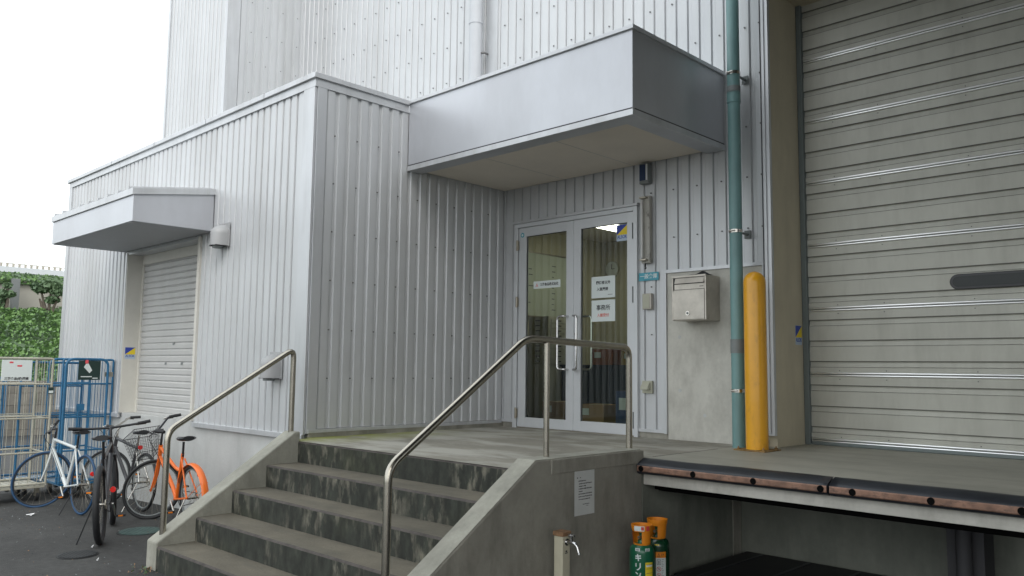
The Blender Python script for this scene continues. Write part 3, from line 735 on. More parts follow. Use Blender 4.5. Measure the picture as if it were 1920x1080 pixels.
# cloth on the mailbox
w = MB(); n, mI = 18, 10; k_ = w.mi('black'); gr = []
for i in range(n + 1):
    row = []
    for j in range(mI + 1):
        u, v = i / n, j / mI; e = math.sin(math.pi * u) ** .5 * math.sin(math.pi * v) ** .5
        row.append(w.bm.verts.new(((u - .5) * .22, (v - .5) * .11, .002 + e * (.012 + .022 * (u > .35) * math.sin(math.pi * min(1, max(0, (u - .35) / .6))) + .006 * math.sin(9 * u + 4 * v)))))
    gr.append(row)
for i in range(n):
    for j in range(mI):
        f = w.bm.faces.new((gr[i][j], gr[i + 1][j], gr[i + 1][j + 1], gr[i][j + 1])); f.smooth = True
tag(w.build('black_cloth', None, (2.685, -.175, 2.408)), 'crumpled black cloth or glove lying on top of the steel mailbox', 'cloth')
t = thing('wall_lamp', 'bare vertical fluorescent tube fitting with rust stains right of the door', 'lamp', (2.015, -.018, 2.587))
w = MB(); w.box(-.048, .048, -.05, 0, 0, .665, mat('lamp_body', (.42, .41, .37), .5, noise=.1, nscale=8, dirt=(.05, .045, .035), dirt_amt=.95, dirt_scale=(16, 16, 7), dlo=.55, dhi=.68), .004); w.build('housing', t)
w = MB(); w.tube([(-.022, -.078, .05), (-.022, -.078, .625)], .0125, 'lamp_tube', seg=12); w.build('tube', t)
for z in (.02, .635):
    w = MB(); w.box(-.045, .03, -.095, -.05, z, z + .018, 'steel_dull', .003); w.build('tube_holder', t)
w = MB(); w.tube([(0, -.05, -.005), (0, -.055, -.035), (.012, -.06, -.05), (0, -.06, -.06)], .007, 'black', seg=8); w.build('cord_grip', t)
t = thing('sensor_box', 'small dark blue faced sensor box under the entrance canopy', 'sensor', (2.01, -.018, 3.375))
w = MB(); w.box(-.052, .052, -.07, 0, 0, .205, 'grey', .006); w.build('case', t)
w = MB(); w.box(-.046, .025, -.078, -.07, .03, .19, 'clip_blue', .004); w.box(.028, .048, -.078, -.07, .03, .19, 'alu', .003); w.build('lens', t)
t = thing('intercom', 'small beige grey intercom box at eye height right of the door', 'intercom', (2.02, -.018, 2.135))
w = MB(); w.box(-.05, .05, -.045, 0, 0, .155, 'mailbox', .006); w.build('case', t); w = MB(); w.box(-.042, .036, -.05, -.045, .01, .145, 'cabinet', .003); w.build('cover', t)
t = thing('power_outlet', 'covered beige outdoor outlet low on the siding right of the door', 'outlet', (2.01, -.018, 1.325))
w = MB(); w.box(-.055, .055, -.03, 0, 0, .12, 'cabinet', .004); w.build('plate', t)
w = MB(); w.prism([(-.03, .035), (-.085, .035), (-.08, .06), (-.045, .105), (-.03, .105)], 'X', -.042, .042, 'cabinet', .004); w.build('cover', t)

def vent(loc, label):
    t = thing('vent_hood', label, 'vent', loc, 0, 'round exhaust hoods on the annex front')
    w = MB(); prof = []; n = 14
    # half-dome hood on a short neck
    k = w.mi('vent'); rings = []
    for a in range(7):
        ph = math.pi / 2 * a / 6; rr = .10 * math.cos(ph); zz = .06 + .10 * math.sin(ph)
        rings.append([w.bm.verts.new((rr * math.cos(math.pi + math.pi * j / n) , -.01 + 1.5 * rr * math.sin(math.pi + math.pi * j / n), zz)) for j in range(n + 1)])
    rings.insert(0, [w.bm.verts.new((.10 * math.cos(math.pi + math.pi * j / n), -.01 + .15 * math.sin(math.pi + math.pi * j / n), -.07)) for j in range(n + 1)])
    for A, B in zip(rings, rings[1:]):
        for j in range(n):
            f = w.bm.faces.new((A[j], A[j + 1], B[j + 1], B[j])); f.smooth = True
    w.box(-.115, .115, -.012, 0, -.08, .18, 'vent', .003)
    w.build('hood', t)
    w = MB(); w.tube([(0, -.075, -.04), (0, -.075, -.095)], .055, 'grey', seg=16); w.box(-.085, .085, -.135, -.02, -.074, -.068, 'seam'); w.build('duct_mouth', t)
vent((-1.67, YB - .018, 2.885), 'upper round vent hood beside the small shutter canopy')
vent((-.50, YB - .018, 1.50), 'lower round vent hood behind the left stair handrail')

# ---------------------------------------------------------------- pipes
t = thing('drainpipe', 'teal green plastic drainpipe standing beside the yellow bollard', 'drainpipe', (3.083, -.24, FL))
w = MB(); w.tube([(0, 0, 0), (0, 0, 9.4)], .0555, 'pipe', seg=20); w.build('pipe', t)
for z, h, m in ((3.01, .10, 'pipe'), (3.10, .06, 'grey'), (.80, .12, 'grey')):
    w = MB(); w.tube([(0, 0, z), (0, 0, z + h)], .0600, m, seg=20); w.build('coupling', t)
for z in (3.28, 1.86, .48):
    w = MB(); w.tube([(0, 0, z - .014), (0, 0, z + .014)], .0595, 'steel', seg=20); w.tube([(-.03, -.07, z), (.03, -.07, z)], .006, 'steel', seg=6)
    w.tube([(.0, .05, z), (.0, .215, z)], .011, 'grey', seg=8); w.box(-.03, .03, .208, .22, z - .035, z + .035, 'grey'); w.build('clamp', t)
t = thing('drainpipe', 'white downpipe on the upper wall rising behind the entrance canopy', 'drainpipe', (-.395, -.13, 4.2))
w = MB(); w.tube([(0, 0, 0), (0, 0, 6.2)], .080, 'pipe_white', seg=20); w.build('pipe', t)
w = MB(); w.tube([(0, 0, 1.49), (0, 0, 1.52)], .086, 'pipe_white', seg=20); w.build('coupling', t)
w = MB(); w.tube([(.07, .02, 1.12), (.11, .04, 1.12), (.11, .11, 1.12)], .012, 'screw', seg=6); w.build('clamp', t)

# ---------------------------------------------------------------- bollard
t = thing('bollard', 'tall round topped yellow steel bollard bolted to the dock floor', 'bollard', (3.305, -.345, FL))
w = MB(); r = .091
w.lathe([(r, .008), (r, 1.39)] + [(r * math.cos(a), 1.39 + r * math.sin(a)) for a in [math.pi / 2 * i / 8 for i in range(1, 8)]] + [(.004, 1.481)], 0, 0, 'yellow', 32); w.build('post', t)
w = MB(); w.box(-.14, .14, -.14, .14, 0, .010, 'yellow_dirty', .002); w.build('base_plate', t)
for sx in (-1, 1):
    for sy in (-1, 1):
        w = MB(); w.tube([(sx * .11, sy * .11, .010), (sx * .11, sy * .11, .022)], .014, 'yellow_dirty', seg=6); w.tube([(sx * .11, sy * .11, .022), (sx * .11, sy * .11, .034)], .006, 'rust', seg=8); w.build('bolt', t)

# ---------------------------------------------------------------- stairs
st = thing('concrete_stairs', 'concrete steps with grimy risers between two sloping side walls', 'stairs', (0, 0, 0))
XL0, XL1, XR0, XR1 = .10, .28, 2.865, 3.03
YE = -2.782; TR = .295; RI = .18
w = MB()
w.face([(0.0, -.0, FL), (0.0, YE + .23, FL), (XL0, YE + .23, FL), (XL0, YE, FL), (XR0 + .01, YE, FL), (XR0 + .01, -1.586, FL), (XR1, -1.586, FL), (XR1, 0, FL)][::-1], 'landing')
w.build('landing', st)
w = MB()
for i in range(5):
    y = YE - TR * i; z = FL - RI * i; lo = z - RI
    # riser with a rounded nosing, then the tread in front of it
    pr_ = [(y, lo - .01), (y, z - .014), (y + .004, z - .004), (y + .014, z)]
    for p, q in zip(pr_[:1], pr_[1:2]): w.face([(XL1 - .01, p[0], p[1]), (XR0 + .01, p[0], p[1]), (XR0 + .01, q[0], q[1]), (XL1 - .01, q[0], q[1])], 'riser')
    nzm = mat('nosing', (.075, .066, .06), .85, noise=.3, nscale=12) if i == 0 else nzm
    for p, q in zip(pr_[1:], pr_[2:]): w.face([(XL1 - .01, p[0], p[1]), (XR0 + .01, p[0], p[1]), (XR0 + .01, q[0], q[1]), (XL1 - .01, q[0], q[1])], nzm, smooth=True)
w.build('risers', st)
trm = mat('tread_concrete', (.145, .13, .098), .85, noise=.2, nscale=2.4, fine=.12, dirt=(.075, .075, .06), dirt_amt=.75, dirt_scale=(1.5, 5, 2), bump=.35, bscale=50)
for i in range(1, 5):
    w = MB(); y = YE - TR * i; z = FL - RI * i
    w.face([(XL1 - .01, y + .014, z), (XR0 + .01, y + .014, z), (XR0 + .01, y + TR + .001, z), (XL1 - .01, y + TR + .001, z)], trm); w.build('tread', st)
w = MB(); w.face([(XL1 - .01, YE + .0005, FL - .001), (XR0 + .01, YE + .0005, FL - .001), (XR0 + .01, YE + .015, FL - .001), (XL1 - .01, YE + .015, FL - .001)], nzm); w.build('landing_nosing', st)
YN = YE - TR * 4 - .004
w = MB()
w.prism([(-2.765, -.2), (-2.765, .982), (-2.815, .982), (YN, .205), (YN, -.2)], 'X', XL0, XL1, 'conc', .012)
w.build('side_wall', st, label='low left side wall of the steps')
w = MB()
w.prism([(-1.586, -.2), (-1.586, .96), (-2.742, .96), (YN, .152), (YN, -.2)], 'X', XR0, XR1, 'conc_wall', .008)
w.prism([(-1.575, .865), (-1.575, .957), (-2.60, .957), (-2.60, .865)], 'X', XR1 - .02, XR1 + .009, 'conc_wall', .004)
# pale mortar coat on the top of the wall
w.prism([(-1.60, .952), (-1.60, .966), (-2.745, .966), (YN - .002, .159), (YN - .002, .145), (-2.742, .952)], 'X', XR0 + .004, XR1 - .004, 'conc', .002)
w.build('side_wall', st, label='grey right side wall of the steps')
w = MB(); w.box(.004, XL0, -2.76, -2.55, -.2, FL - .03, 'conc_wall'); w.build('corner_block', st)

# handrails
def rail(label, x, pts, posts):
    t = thing('handrail', label, 'handrail', (x, pts[0][0], 0), 0, 'steel handrails of the steps')
    w = MB(); w.tube([(0, y - pts[0][0], z) for y, z in pts], .0240, 'rail_steel', seg=16, bend=.08); w.build('rail_tube', t)
    for y, z0, z1 in posts:
        w = MB(); w.tube([(0, y - pts[0][0], z0), (0, y - pts[0][0], z1)], .0195, 'rail_steel', seg=14); w.build('post', t)
rail('stainless handrail on the right wall of the steps with a level upper run', 2.925, [(-1.60, .95), (-1.60, 1.715), (-2.735, 1.745), (-3.839, .992), (-3.839, .20)], [(-2.53, .95, 1.735)])
rail('stainless handrail on the left wall of the steps beside the annex corner', .19, [(-2.805, .96), (-2.805, 1.700), (-3.885, 1.030), (-3.885, .21)], [])

# ---------------------------------------------------------------- loading dock
dk = thing('loading_dock', 'raised concrete loading dock with overhanging lip over a dark recess', 'loading dock')
w = MB()
w.face([(XR1, -1.586, FL), (13, -1.586, FL), (13, .65, FL), (XR1, .65, FL)], 'deck')
w.box(XR1 + .012, 13, -1.586, -1.45, .712, FL - .001, 'conc_light', .004)
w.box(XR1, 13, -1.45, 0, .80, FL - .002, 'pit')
w.prism([(3.03, -1.45), (3.035, -1.45), (3.035, -.50), (3.03, -.50)], 'Z', FL + .0005, FL + .0015, 'seam')
w.build('deck_slab', dk)
w = MB()
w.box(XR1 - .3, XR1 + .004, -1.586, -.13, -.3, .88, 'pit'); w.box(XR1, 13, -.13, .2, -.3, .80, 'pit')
w.box(XR1 + .001, XR1 + .012, -.28, -.15, -.05, .78, 'conc_wall')
w.build('recess_wall', dk)
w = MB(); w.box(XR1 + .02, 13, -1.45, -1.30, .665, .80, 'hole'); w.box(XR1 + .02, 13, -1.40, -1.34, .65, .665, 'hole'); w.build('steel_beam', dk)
w = MB(); w.box(4.75, 4.98, -.45, -.22, -.1, .80, 'seam'); w.tube([(4.87, -.5, 0), (4.87, -.5, .8)], .05, 'seam', seg=10); w.build('support_column', dk)
def bumper(x0, x1, holes_, label):
    t = thing('dock_bumper', label, 'dock bumper', (x0, -1.586, .80), 0, 'rubber bumpers along the dock edge')
    n = int((x1 - x0) / .06); k = None; w = MB(); k = w.mi('rubber'); prev = None
    for i in range(n + 1):
        x = (x1 - x0) * i / n; wv = .004 * math.sin(x * 5.1 + x0) + .003 * math.sin(x * 11.3)
        sec = [(.0, .0), (-.055, -.006), (-.082, .004), (-.087, .058), (-.074, .070), (-.045, .084 + wv * .7), (-.012, .0995 + wv * .5), (.014, .1035 + wv * .3), (.02, .1003)]
        rg = [w.bm.verts.new((x, a, b)) for a, b in sec]
        if prev:
            for j in range(len(sec) - 1):
                f = w.bm.faces.new((prev[j], rg[j], rg[j + 1], prev[j + 1])); f.material_index = k; f.smooth = True
        else: w.bm.faces.new(rg[::-1])
        prev = rg
    w.bm.faces.new(prev); w.build('rubber_profile', t)
    w = MB(); k = w.mi('copper'); 
    w.prism([(-.0875, .014), (-.0910, .020), (-.0910, .050), (-.0880, .056), (-.084, .056), (-.082, .014)], 'X', .004, x1 - x0 - .004, 'copper'); w.build('worn_strip', t)
    for h in holes_:
        w = MB(); w.tube([(h - x0, -.0935, .035), (h - x0, -.080, .035)], .021, 'hole', seg=18); w.build('bolt_hole', t)
bumper(3.045, 4.452, (3.085, 3.516, 3.965, 4.412), 'black rubber bumper with rusty strip, left length beside the stair wall')
bumper(4.462, 5.95, (4.606, 5.042, 5.485, 5.9), 'black rubber bumper with rusty strip, right length along the dock edge')
w = MB()
w.box(0, 5, 0, 1.1, 0, .035, 'black', .006)
for i in range(12): w.box(.15 + i * .4, .18 + i * .4, .04, 1.06, .035, .039, 'rubber')
tag(w.build('rubber_mat', None, (3.10, -1.27, 0.0)), 'black rubber mat on the ground in the recess under the dock', 'mat')
for (x, y, a, lab, m) in ((3.10, -1.62, .5, 'crumpled grey scrap of litter beside the gas cylinders', 'led'), (3.22, -1.52, 1.6, 'small blue scrap of litter under the dock edge', 'blue_tyre'), (3.17, -1.50, 2.4, 'dark crumpled litter under the dock edge beside the cylinders', 'black')):
    w = MB(); b2 = bmesh.new(); bmesh.ops.create_icosphere(b2, subdivisions=2, radius=.05)
    for v in b2.verts: v.co *= rnd.uniform(.6, 1.2); v.co.z = v.co.z * .6 + .03
    w.merge(b2, m, Matrix.Rotation(a, 4, 'Z')); tag(w.build('litter', None, (x, y, 0)), lab, 'litter')

# ---------------------------------------------------------------- tap post
t = thing('tap_post', 'cream square water post with a chrome tap by the stair wall', 'water tap', (3.165, -2.645, 0))
w = MB(); w.box(-.036, .036, -.036, .036, -.1, .505, 'cream', .005); w.box(.0355, .0372, -.012, .012, .40, .405, 'ink'); w.box(.0355, .0372, -.007, .007, .409, .418, 'ink'); w.build('post', t)
w = MB(); w.box(-.042, .042, -.042, .042, .505, .533, 'rust', .004); w.build('cap', t)
w = MB(); T_ = [(.036, 0, .47), (.10, 0, .47), (.120, 0, .46), (.135, 0, .42)]
w.tube([(.036, 0, .47), (.043, 0, .47)], .022, 'chrome', seg=14); w.tube(T_, [.014, .013, .012, .010], 'chrome', seg=12, bend=.02); w.tube([(.075, 0, .47), (.075, 0, .51)], .010, 'chrome', seg=10)
w.tube([(.135, 0, .42), (.137, 0, .408)], .012, 'chrome', seg=10); w.build('tap', t)
w = MB(); w.tube([(.075, -.026, .515), (.075, .026, .515)], .006, 'chrome', seg=8); w.tube([(.049, 0, .515), (.101, 0, .515)], .006, 'chrome', seg=8); w.tube([(.075, 0, .505), (.075, 0, .525)], .011, 'chrome', seg=10); w.build('tap_handle', t)

# ---------------------------------------------------------------- gas cylinders
def cylinder(loc, rz, label, body, lab_fn):
    t = thing('gas_cylinder', label, 'gas cylinder', loc, rz, 'small green gas cylinders by the dock')
    r = .083; w = MB()
    w.lathe([(r * .9, 0), (r, .012), (r, .335)] + [(.028 + (r - .028) * math.cos(a), .335 + .055 * math.sin(a)) for a in [math.pi / 2 * i / 7 for i in range(1, 8)]] + [(.027, .41)], 0, 0, body, 32); w.build('tank', t)
    # guard: flared ring collar with two windows
    w = MB(); n = 40; zs = [.372, .392, .470, .492, .512]; ro = [.052, .058, .064, .070, .072]
    k = w.mi('orange')
    def op(j): a = (j + .5) / n * 360; return any(abs((a - c + 180) % 360 - 180) < 44 for c in (80, 260))
    for q in range(4):
        for j in range(n):
            if q == 1 and op(j): continue
            a0, a1 = 2 * math.pi * j / n, 2 * math.pi * (j + 1) / n
            for (dr, fl) in ((0, 1), (-.007, -1)):
                P = [(ro[q] + dr, a0, zs[q]), (ro[q] + dr, a1, zs[q]), (ro[q + 1] + dr, a1, zs[q + 1]), (ro[q + 1] + dr, a0, zs[q + 1])]
                f = w.face([(r_ * math.cos(a), r_ * math.sin(a), z) for r_, a, z in (P if fl > 0 else P[::-1])], 'orange', True)
    for j in range(n):
        a0, a1 = 2 * math.pi * j / n, 2 * math.pi * (j + 1) / n
        for z, R0 in ((.512, .072), (.392, .058)): w.face([(R0 * math.cos(a0), R0 * math.sin(a0), z), (R0 * math.cos(a1), R0 * math.sin(a1), z), ((R0 - .007) * math.cos(a1), (R0 - .007) * math.sin(a1), z), ((R0 - .007) * math.cos(a0), (R0 - .007) * math.sin(a0), z)], 'orange')
    w.build('valve_guard', t)
    w = MB(); w.tube([(0, 0, .40), (0, 0, .455)], .016, 'cyl_green', seg=12); w.tube([(0, 0, .455), (0, 0, .475)], .022, 'cyl_green', seg=8); w.tube([(0, 0, .43), (0, -.035, .43)], .010, 'steel_dull', seg=8); w.build('valve', t)
    lab_fn(t, r)
def wrap(w, r, a0, a1, z0, z1, m, n=10, e=.0008):
    for i in range(n):
        p, q = a0 + (a1 - a0) * i / n, a0 + (a1 - a0) * (i + 1) / n; rr = r + e
        w.face([(rr * math.cos(p), rr * math.sin(p), z0), (rr * math.cos(q), rr * math.sin(q), z0), (rr * math.cos(q), rr * math.sin(q), z1), (rr * math.cos(p), rr * math.sin(p), z1)], m, True)
def stroke(w, r, pts, wd, m, e=.0016):
    # painted stroke on the tank: pts are (arc metres, z)
    for (a, z), (b, z2) in zip(pts, pts[1:]):
        d = Vector((b - a, z2 - z)); L_ = d.length; d.normalize(); nrm = Vector((-d.y, d.x)) * wd / 2; a_, b_ = Vector((a, z)) - d * wd * .3, Vector((b, z2)) + d * wd * .3
        n = 4
        for i in range(n):
            u0, u1 = a_ + (b_ - a_) * i / n, a_ + (b_ - a_) * (i + 1) / n
            w.face([((r + e) * math.cos(p.x / r), (r + e) * math.sin(p.x / r), p.y) for p in (u0 - nrm, u1 - nrm, u1 + nrm, u0 + nrm)], m)
FA = math.atan2(-6.67 + 1.99, 6.6 - 3.31)       # bearing of the open yard, the side the labels face
def lab_a(t, r):
    w = MB(); wrap(w, r, FA + .28, FA + .98, -.0 + .05, .278, 'st_yellow')
    for z in (.262, .236, .208, .18, .15): wrap(w, r, FA + .36, FA + .9, z, z + .003, 'rust', 6, .0016)
    wrap(w, r, FA + .34, FA + .95, .250, .262, 'paper', 6, .0013); w.build('label', t)
    for (a, tilt) in ((FA - .35, 0), (FA + .48, .3)):
        w = MB(); wrap(w, r * .965, a - .2, a + .2, .350 + 0, .3505 + .018, 'paper', 5, .001)
        for i in range(7): wrap(w, r * .965, a - .15 + i * .04, a - .13 + i * .04, .353, .365, 'ink', 1, .0018)
        w.build('barcode_tag', t)
    w = MB(); W_ = .0075; c = (FA - .30) * r
    def S(pts): stroke(w, r, [(c + x, z) for x, z in pts], W_, 'paper')
    z = .325                                        # vertical word: KI RI N
    S([(-.016, z - .008), (.017, z - .004)]); S([(-.017, z - .022), (.018, z - .018)]); S([(-.003, z + .004), (.003, z - .036)])
    z = .270; S([(-.014, z), (-.014, z - .018)]); S([(.014, z + .003), (.014, z - .022), (.004, z - .036), (-.006, z - .040)])
    z = .212; S([(-.015, z), (-.004, z - .008)]); S([(.016, z - .002), (.012, z - .018), (.0, z - .030), (-.014, z - .034)])
    z = .158; S([(-.016, z - .006), (.017, z - .003)]); S([(-.003, z + .003), (-.003, z - .04)]); S([(-.003, z - .012), (-.015, z - .03)]); S([(-.003, z - .012), (.014, z - .028)])
    z = .10; S([(-.016, z - .005), (.016, z - .002)]); S([(.012, z - .004), (.0, z - .03), (-.01, z - .038)])
    w.build('painted_word', t)
    w = MB(); wrap(w, .071, FA - .75, FA + .25, .478, .510, 'paper', 8, .002); wrap(w, .071, FA - .05, FA + .2, .484, .506, 'red', 4, .0026); wrap(w, .071, FA + .42, FA + .75, .480, .510, 'red', 4, .0022); w.build('seal_tape', t)
def lab_b(t, r):
    w = MB(); wrap(w, r, FA - .15, FA + .72, .262, .302, 'orange'); wrap(w, r, FA - .15, FA + .72, .02, .262, 'paper'); w.build('label', t)
    w = MB(); c = (FA + .10) * r
    def S(pts, m='ink', wd=.0022): stroke(w, r, [(c + x, z) for x, z in pts], wd, m, .002)
    S([(-.008, .270), (.0, .292), (.008, .270), (-.008, .270)]); S([(.018, .272), (.018, .29)]); S([(.028, .272), (.028, .29), (.034, .282)])
    S([(-.012, .218), (.012, .218), (.012, .250), (-.012, .250), (-.012, .218)]); S([(0, .224), (0, .242)], wd=.005)
    for zc in (.188, .146, .104):
        S([(.014 * math.cos(a), zc + .014 * math.sin(a)) for a in [2 * math.pi * i / 14 for i in range(15)]], 'red', .003); S([(-.009, zc + .009), (.009, zc - .009)], 'red', .003); S([(-.004, zc), (.005, zc + .002)], wd=.004)
    for i in range(16): S([(.020, .252 - i * .012), (.034 - (i % 3) * .004, .252 - i * .012)], 'ink_grey', .003)
    w.build('warning_print', t)
    w = MB(); wrap(w, r * .965, FA - .25, FA + .12, .335, .352, 'st_yellow', 5, .0015); w.build('inspection_tag', t)
cylinder((3.31, -1.99, 0), 0, 'green gas cylinder with white vertical characters, standing in front', 'cyl_green', lab_a)
cylinder((3.262, -1.735, 0), 0, 'darker green gas cylinder with warning label, standing behind the other', 'cyl_dark', lab_b)

# ---------------------------------------------------------------- manholes and scraps
def manhole(x, y, r, m, label):
    t = thing('manhole_cover', label, 'manhole cover', (x, y, ground_z(x)))
    w = MB(); w.tube([(0, 0, -.01), (0, 0, .004)], r, 'manhole_d', seg=36); w.build('rim', t)
    w = MB(); w.tube([(0, 0, .0045), (0, 0, .009)], r * .9, m, seg=36)
    for i in range(-5, 6):
        h = math.sqrt(max(0, (r * .8) ** 2 - (i * r * .15) ** 2)); w.box(-h, h, i * r * .15 - .004, i * r * .15 + .004, .009, .011, m)
    w.build('lid', t)
manhole(-1.30, -3.44, .21, 'manhole', 'green round manhole cover on the asphalt left of the steps')
manhole(-.66, -4.20, .155, 'manhole_d', 'small dark iron manhole cover in front of the black bicycle')
for i, (x, y, s, lab) in enumerate(((-3.30, -3.80, .06, 'white paper scrap on the asphalt under the white bicycle'), (-.86, -4.02, .014, 'tiny white scrap on the asphalt beside the black rear tyre'), (-.34, -4.16, .014, 'tiny white scrap on the asphalt before the steps'))):
    w = MB(); w.face([(-s, -s * .5, .008), (s * .3, -s * .7, .012), (s, s * .3, .02), (-s * .4, s * .6, .015)], 'led'); w.face([(-s, -s * .5, .006), (s, -s * .2, .006), (s * .7, s * .5, .03)], 'led')
    tag(w.build('paper_scrap', None, (x, y, ground_z(x))), lab, 'litter')
# fallen leaves and weeds at the foot of the left side wall
w = MB()
for i in range(70):
    a, d = rnd.uniform(0, 6.28), rnd.random() ** 1.5 * .16; x, y = .22 + d * math.cos(a) * 1.3, YN - .03 - abs(d * math.sin(a)) ; s = rnd.uniform(.008, .02); q = rnd.uniform(0, 6.28)
    w.face([(x, y, .006), (x + s * math.cos(q), y + s * math.sin(q), .012 + s * rnd.random()), (x + s * 1.4 * math.cos(q + .5), y + s * 1.4 * math.sin(q + .5), .01 + 1.2 * s * rnd.random())], rnd.choice(['leaf', 'leaf', 'rust', 'rust', 'ivy']))
o = w.build('leaf_litter'); o['kind'] = 'stuff'; o['label'] = 'small weeds and fallen leaves at the foot of the left stair wall'; o['category'] = 'weeds'

w = MB()
for i in range(1400):
    x, y = rnd.uniform(-6.5, .2), rnd.uniform(-5.2, -2.6); sgr = rnd.uniform(.0025, .009); a = rnd.uniform(0, 6.28); z = ground_z(x) + .003
    w.face([(x + sgr * math.cos(a), y + sgr * math.sin(a), z), (x + sgr * math.cos(a + 2), y + sgr * math.sin(a + 2), z), (x + sgr * math.cos(a + 4.1), y + sgr * math.sin(a + 4.1), z + sgr * .8)], rnd.choice(['grey', 'grit', 'grit', 'rust', 'black']))
o = w.build('grit'); o['kind'] = 'stuff'; o['label'] = 'grit and dust scattered on the asphalt by the bicycles'; o['category'] = 'grit'

# ---------------------------------------------------------------- bicycles
def bicycle(label, rear, front, Rr, frame_m, tyre_m='black', low=None, seat=.82, steer=0.0, tw=.014, style='city', lean=0.0, basket=False, fender=False, bar='flat', second=None, stand=True, glow=False, bar_h=.22, bar_w=.29):
    rear, front = Vector(rear), Vector(front); d = front - rear; L_ = Vector((d.x, d.y)).length; ang = math.atan2(d.y, d.x)
    t = thing('bicycle', label, 'bicycle', rear, ang, 'bicycles parked beside the steps'); t.rotation_euler.x = lean
    t.rotation_euler.y = -math.atan2(d.z, L_)
    X, Z = Vector((1, 0, 0)), Vector((0, 0, 1)); second = second or frame_m
    hub_f = Vector((L_, 0, Rr)); hub_r = Vector((0, 0, Rr)); bb = Vector((L_ * .40, 0, Rr - .05))
    head_b = Vector((L_ * .865, 0, Rr * 2 + .02)); head_t = head_b + Vector((-.04, 0, .13)); st_ = bb + (Vector((L_ * .24, 0, seat - .14)) - bb); seat_t = Vector((L_ * .22, 0, seat))
    # frame
    w = MB(); fr = .016 if style != 'mtb' else .019
    if style == 'step':
        w.tube([head_b + Vector((0, 0, .02)), bb + Vector((.10, 0, .12)), bb], .021, frame_m, 10, bend=.15)
        w.tube([head_t + Vector((0, 0, -.03)), bb + Vector((.03, 0, .30)), bb + (st_ - bb) * .62], .017, frame_m, 10, bend=.15)
    else:
        w.tube([head_b + Vector((.005, 0, .02)), bb], .021, frame_m, 10); w.tube([head_t + Vector((0, 0, -.02)), st_ + Vector((.01, 0, -.03))], .017, frame_m, 10)
    w.tube([bb, st_], .016, frame_m, 10); w.tube([head_b - Vector((0, 0, .01)), head_t], .021, frame_m, 12)
    for s in (-1, 1):
        w.tube([bb + Vector((0, s * .025, 0)), hub_r + Vector((.0, s * .055, 0))], .009, second, 8)
        w.tube([st_ + Vector((-.01, s * .015, -.05)), hub_r + Vector((0, s * .055, 0))], .008, second, 8)
    w.build('frame', t)
    # front end, turned by the steering angle about the head tube
    ax = (head_t - head_b).normalized(); S = Matrix.Translation(head_b) @ Matrix.Rotation(steer, 4, ax) @ Matrix.Translation(-head_b)
    def P(v): return S @ Vector(v)
    w = MB()
    for s in (-1, 1): w.tube([P(head_b + Vector((0, s * .03, -.01))), P(head_b + (hub_f - head_b) * .55 + Vector((-.01, s * .05, 0))), P(hub_f + Vector((0, s * .052, 0)))], [.014, .012, .009], frame_m, 8)
    w.tube([P(head_b + Vector((0, -.045, -.01))), P(head_b + Vector((0, .045, -.01)))], .014, frame_m, 8); w.build('fork', t)
    a1 = (S.to_3x3() @ X); 
    def wheel(hub, A1, front_=False):
        wt = bpy.data.objects.new('wheel', None); COL.objects.link(wt); wt.parent = t
        w = MB(); w.torus(hub, A1, Z, Rr - tw, tw, tyre_m, 44, 8); w.build('tyre', wt)
        w = MB(); w.torus(hub, A1, Z, Rr - tw * 2 - .006, .008, 'grey' if tyre_m == 'black' and style != 'mtb' else 'black_gloss', 44, 6)
        w.build('rim', wt)
        w = MB(); sd_ = Z.cross(A1)
        for i in range(24):
            a = 2 * math.pi * i / 24; e = A1 * math.cos(a) + Z * math.sin(a); w.tube([hub + sd_ * (.02 if i % 2 else -.02), hub + e * (Rr - tw * 2 - .008)], .0011, 'steel_dull', 3, caps=False)
        w.tube([hub - sd_ * .045, hub + sd_ * .045], .014, 'steel', 10); w.build('spokes', wt)
    wheel(hub_r, X); wheel(P(hub_f), a1, True)
    # saddle
    w = MB(); w.tube([st_ - Vector((0, 0, .03)), seat_t - Vector((0, 0, .03))], .012, 'black_gloss' if style != 'silver' else 'steel', 8); w.build('seat_post', t)
    w = MB(); k = w.mi('black_gloss'); prev = None
    for i in range(9):
        u = i / 8; x = seat_t.x - .13 + .26 * u; hw = .075 * (1 - u) ** .7 + .018; hh = .022 - .006 * u; zz = seat_t.z + .012 * (1 - u) ** 2
        if i == 0: hw *= .6
        rg = [w.bm.verts.new((x, hw * math.cos(a), zz + hh * math.sin(a) * (1.3 if math.sin(a) < 0 else 1))) for a in [2 * math.pi * j / 12 for j in range(12)]]
        if prev:
            for j in range(12): f = w.bm.faces.new((prev[j], rg[j], rg[(j + 1) % 12], prev[(j + 1) % 12])); f.smooth = True
        else: w.bm.faces.new(rg[::-1])
        prev = rg
    w.bm.faces.new(prev); w.build('saddle', t)
    # handlebar
    hb = head_t + ax * bar_h * .55; w = MB(); cl = hb + X * .05
    w.tube([P(head_t), P(hb), P(cl)], .013, 'black_gloss' if style != 'silver' else 'steel', 10)
    bw = bar_w
    if bar == 'flat': pts = [(-.02, -bw, .03), (0, -bw * .5, .01), (0, 0, 0), (0, bw * .5, .01), (-.02, bw, .03)]
    else: pts = [(-.16, -bw, .05), (-.05, -bw * .8, .06), (0, -.06, 0), (0, .06, 0), (-.05, bw * .8, .06), (-.16, bw, .05)]
    w.tube([P(cl + Vector(p)) for p in pts], .0115, 'black_gloss' if style != 'silver' else 'steel', 8, bend=.03); hbo = w.build('handlebar', t)
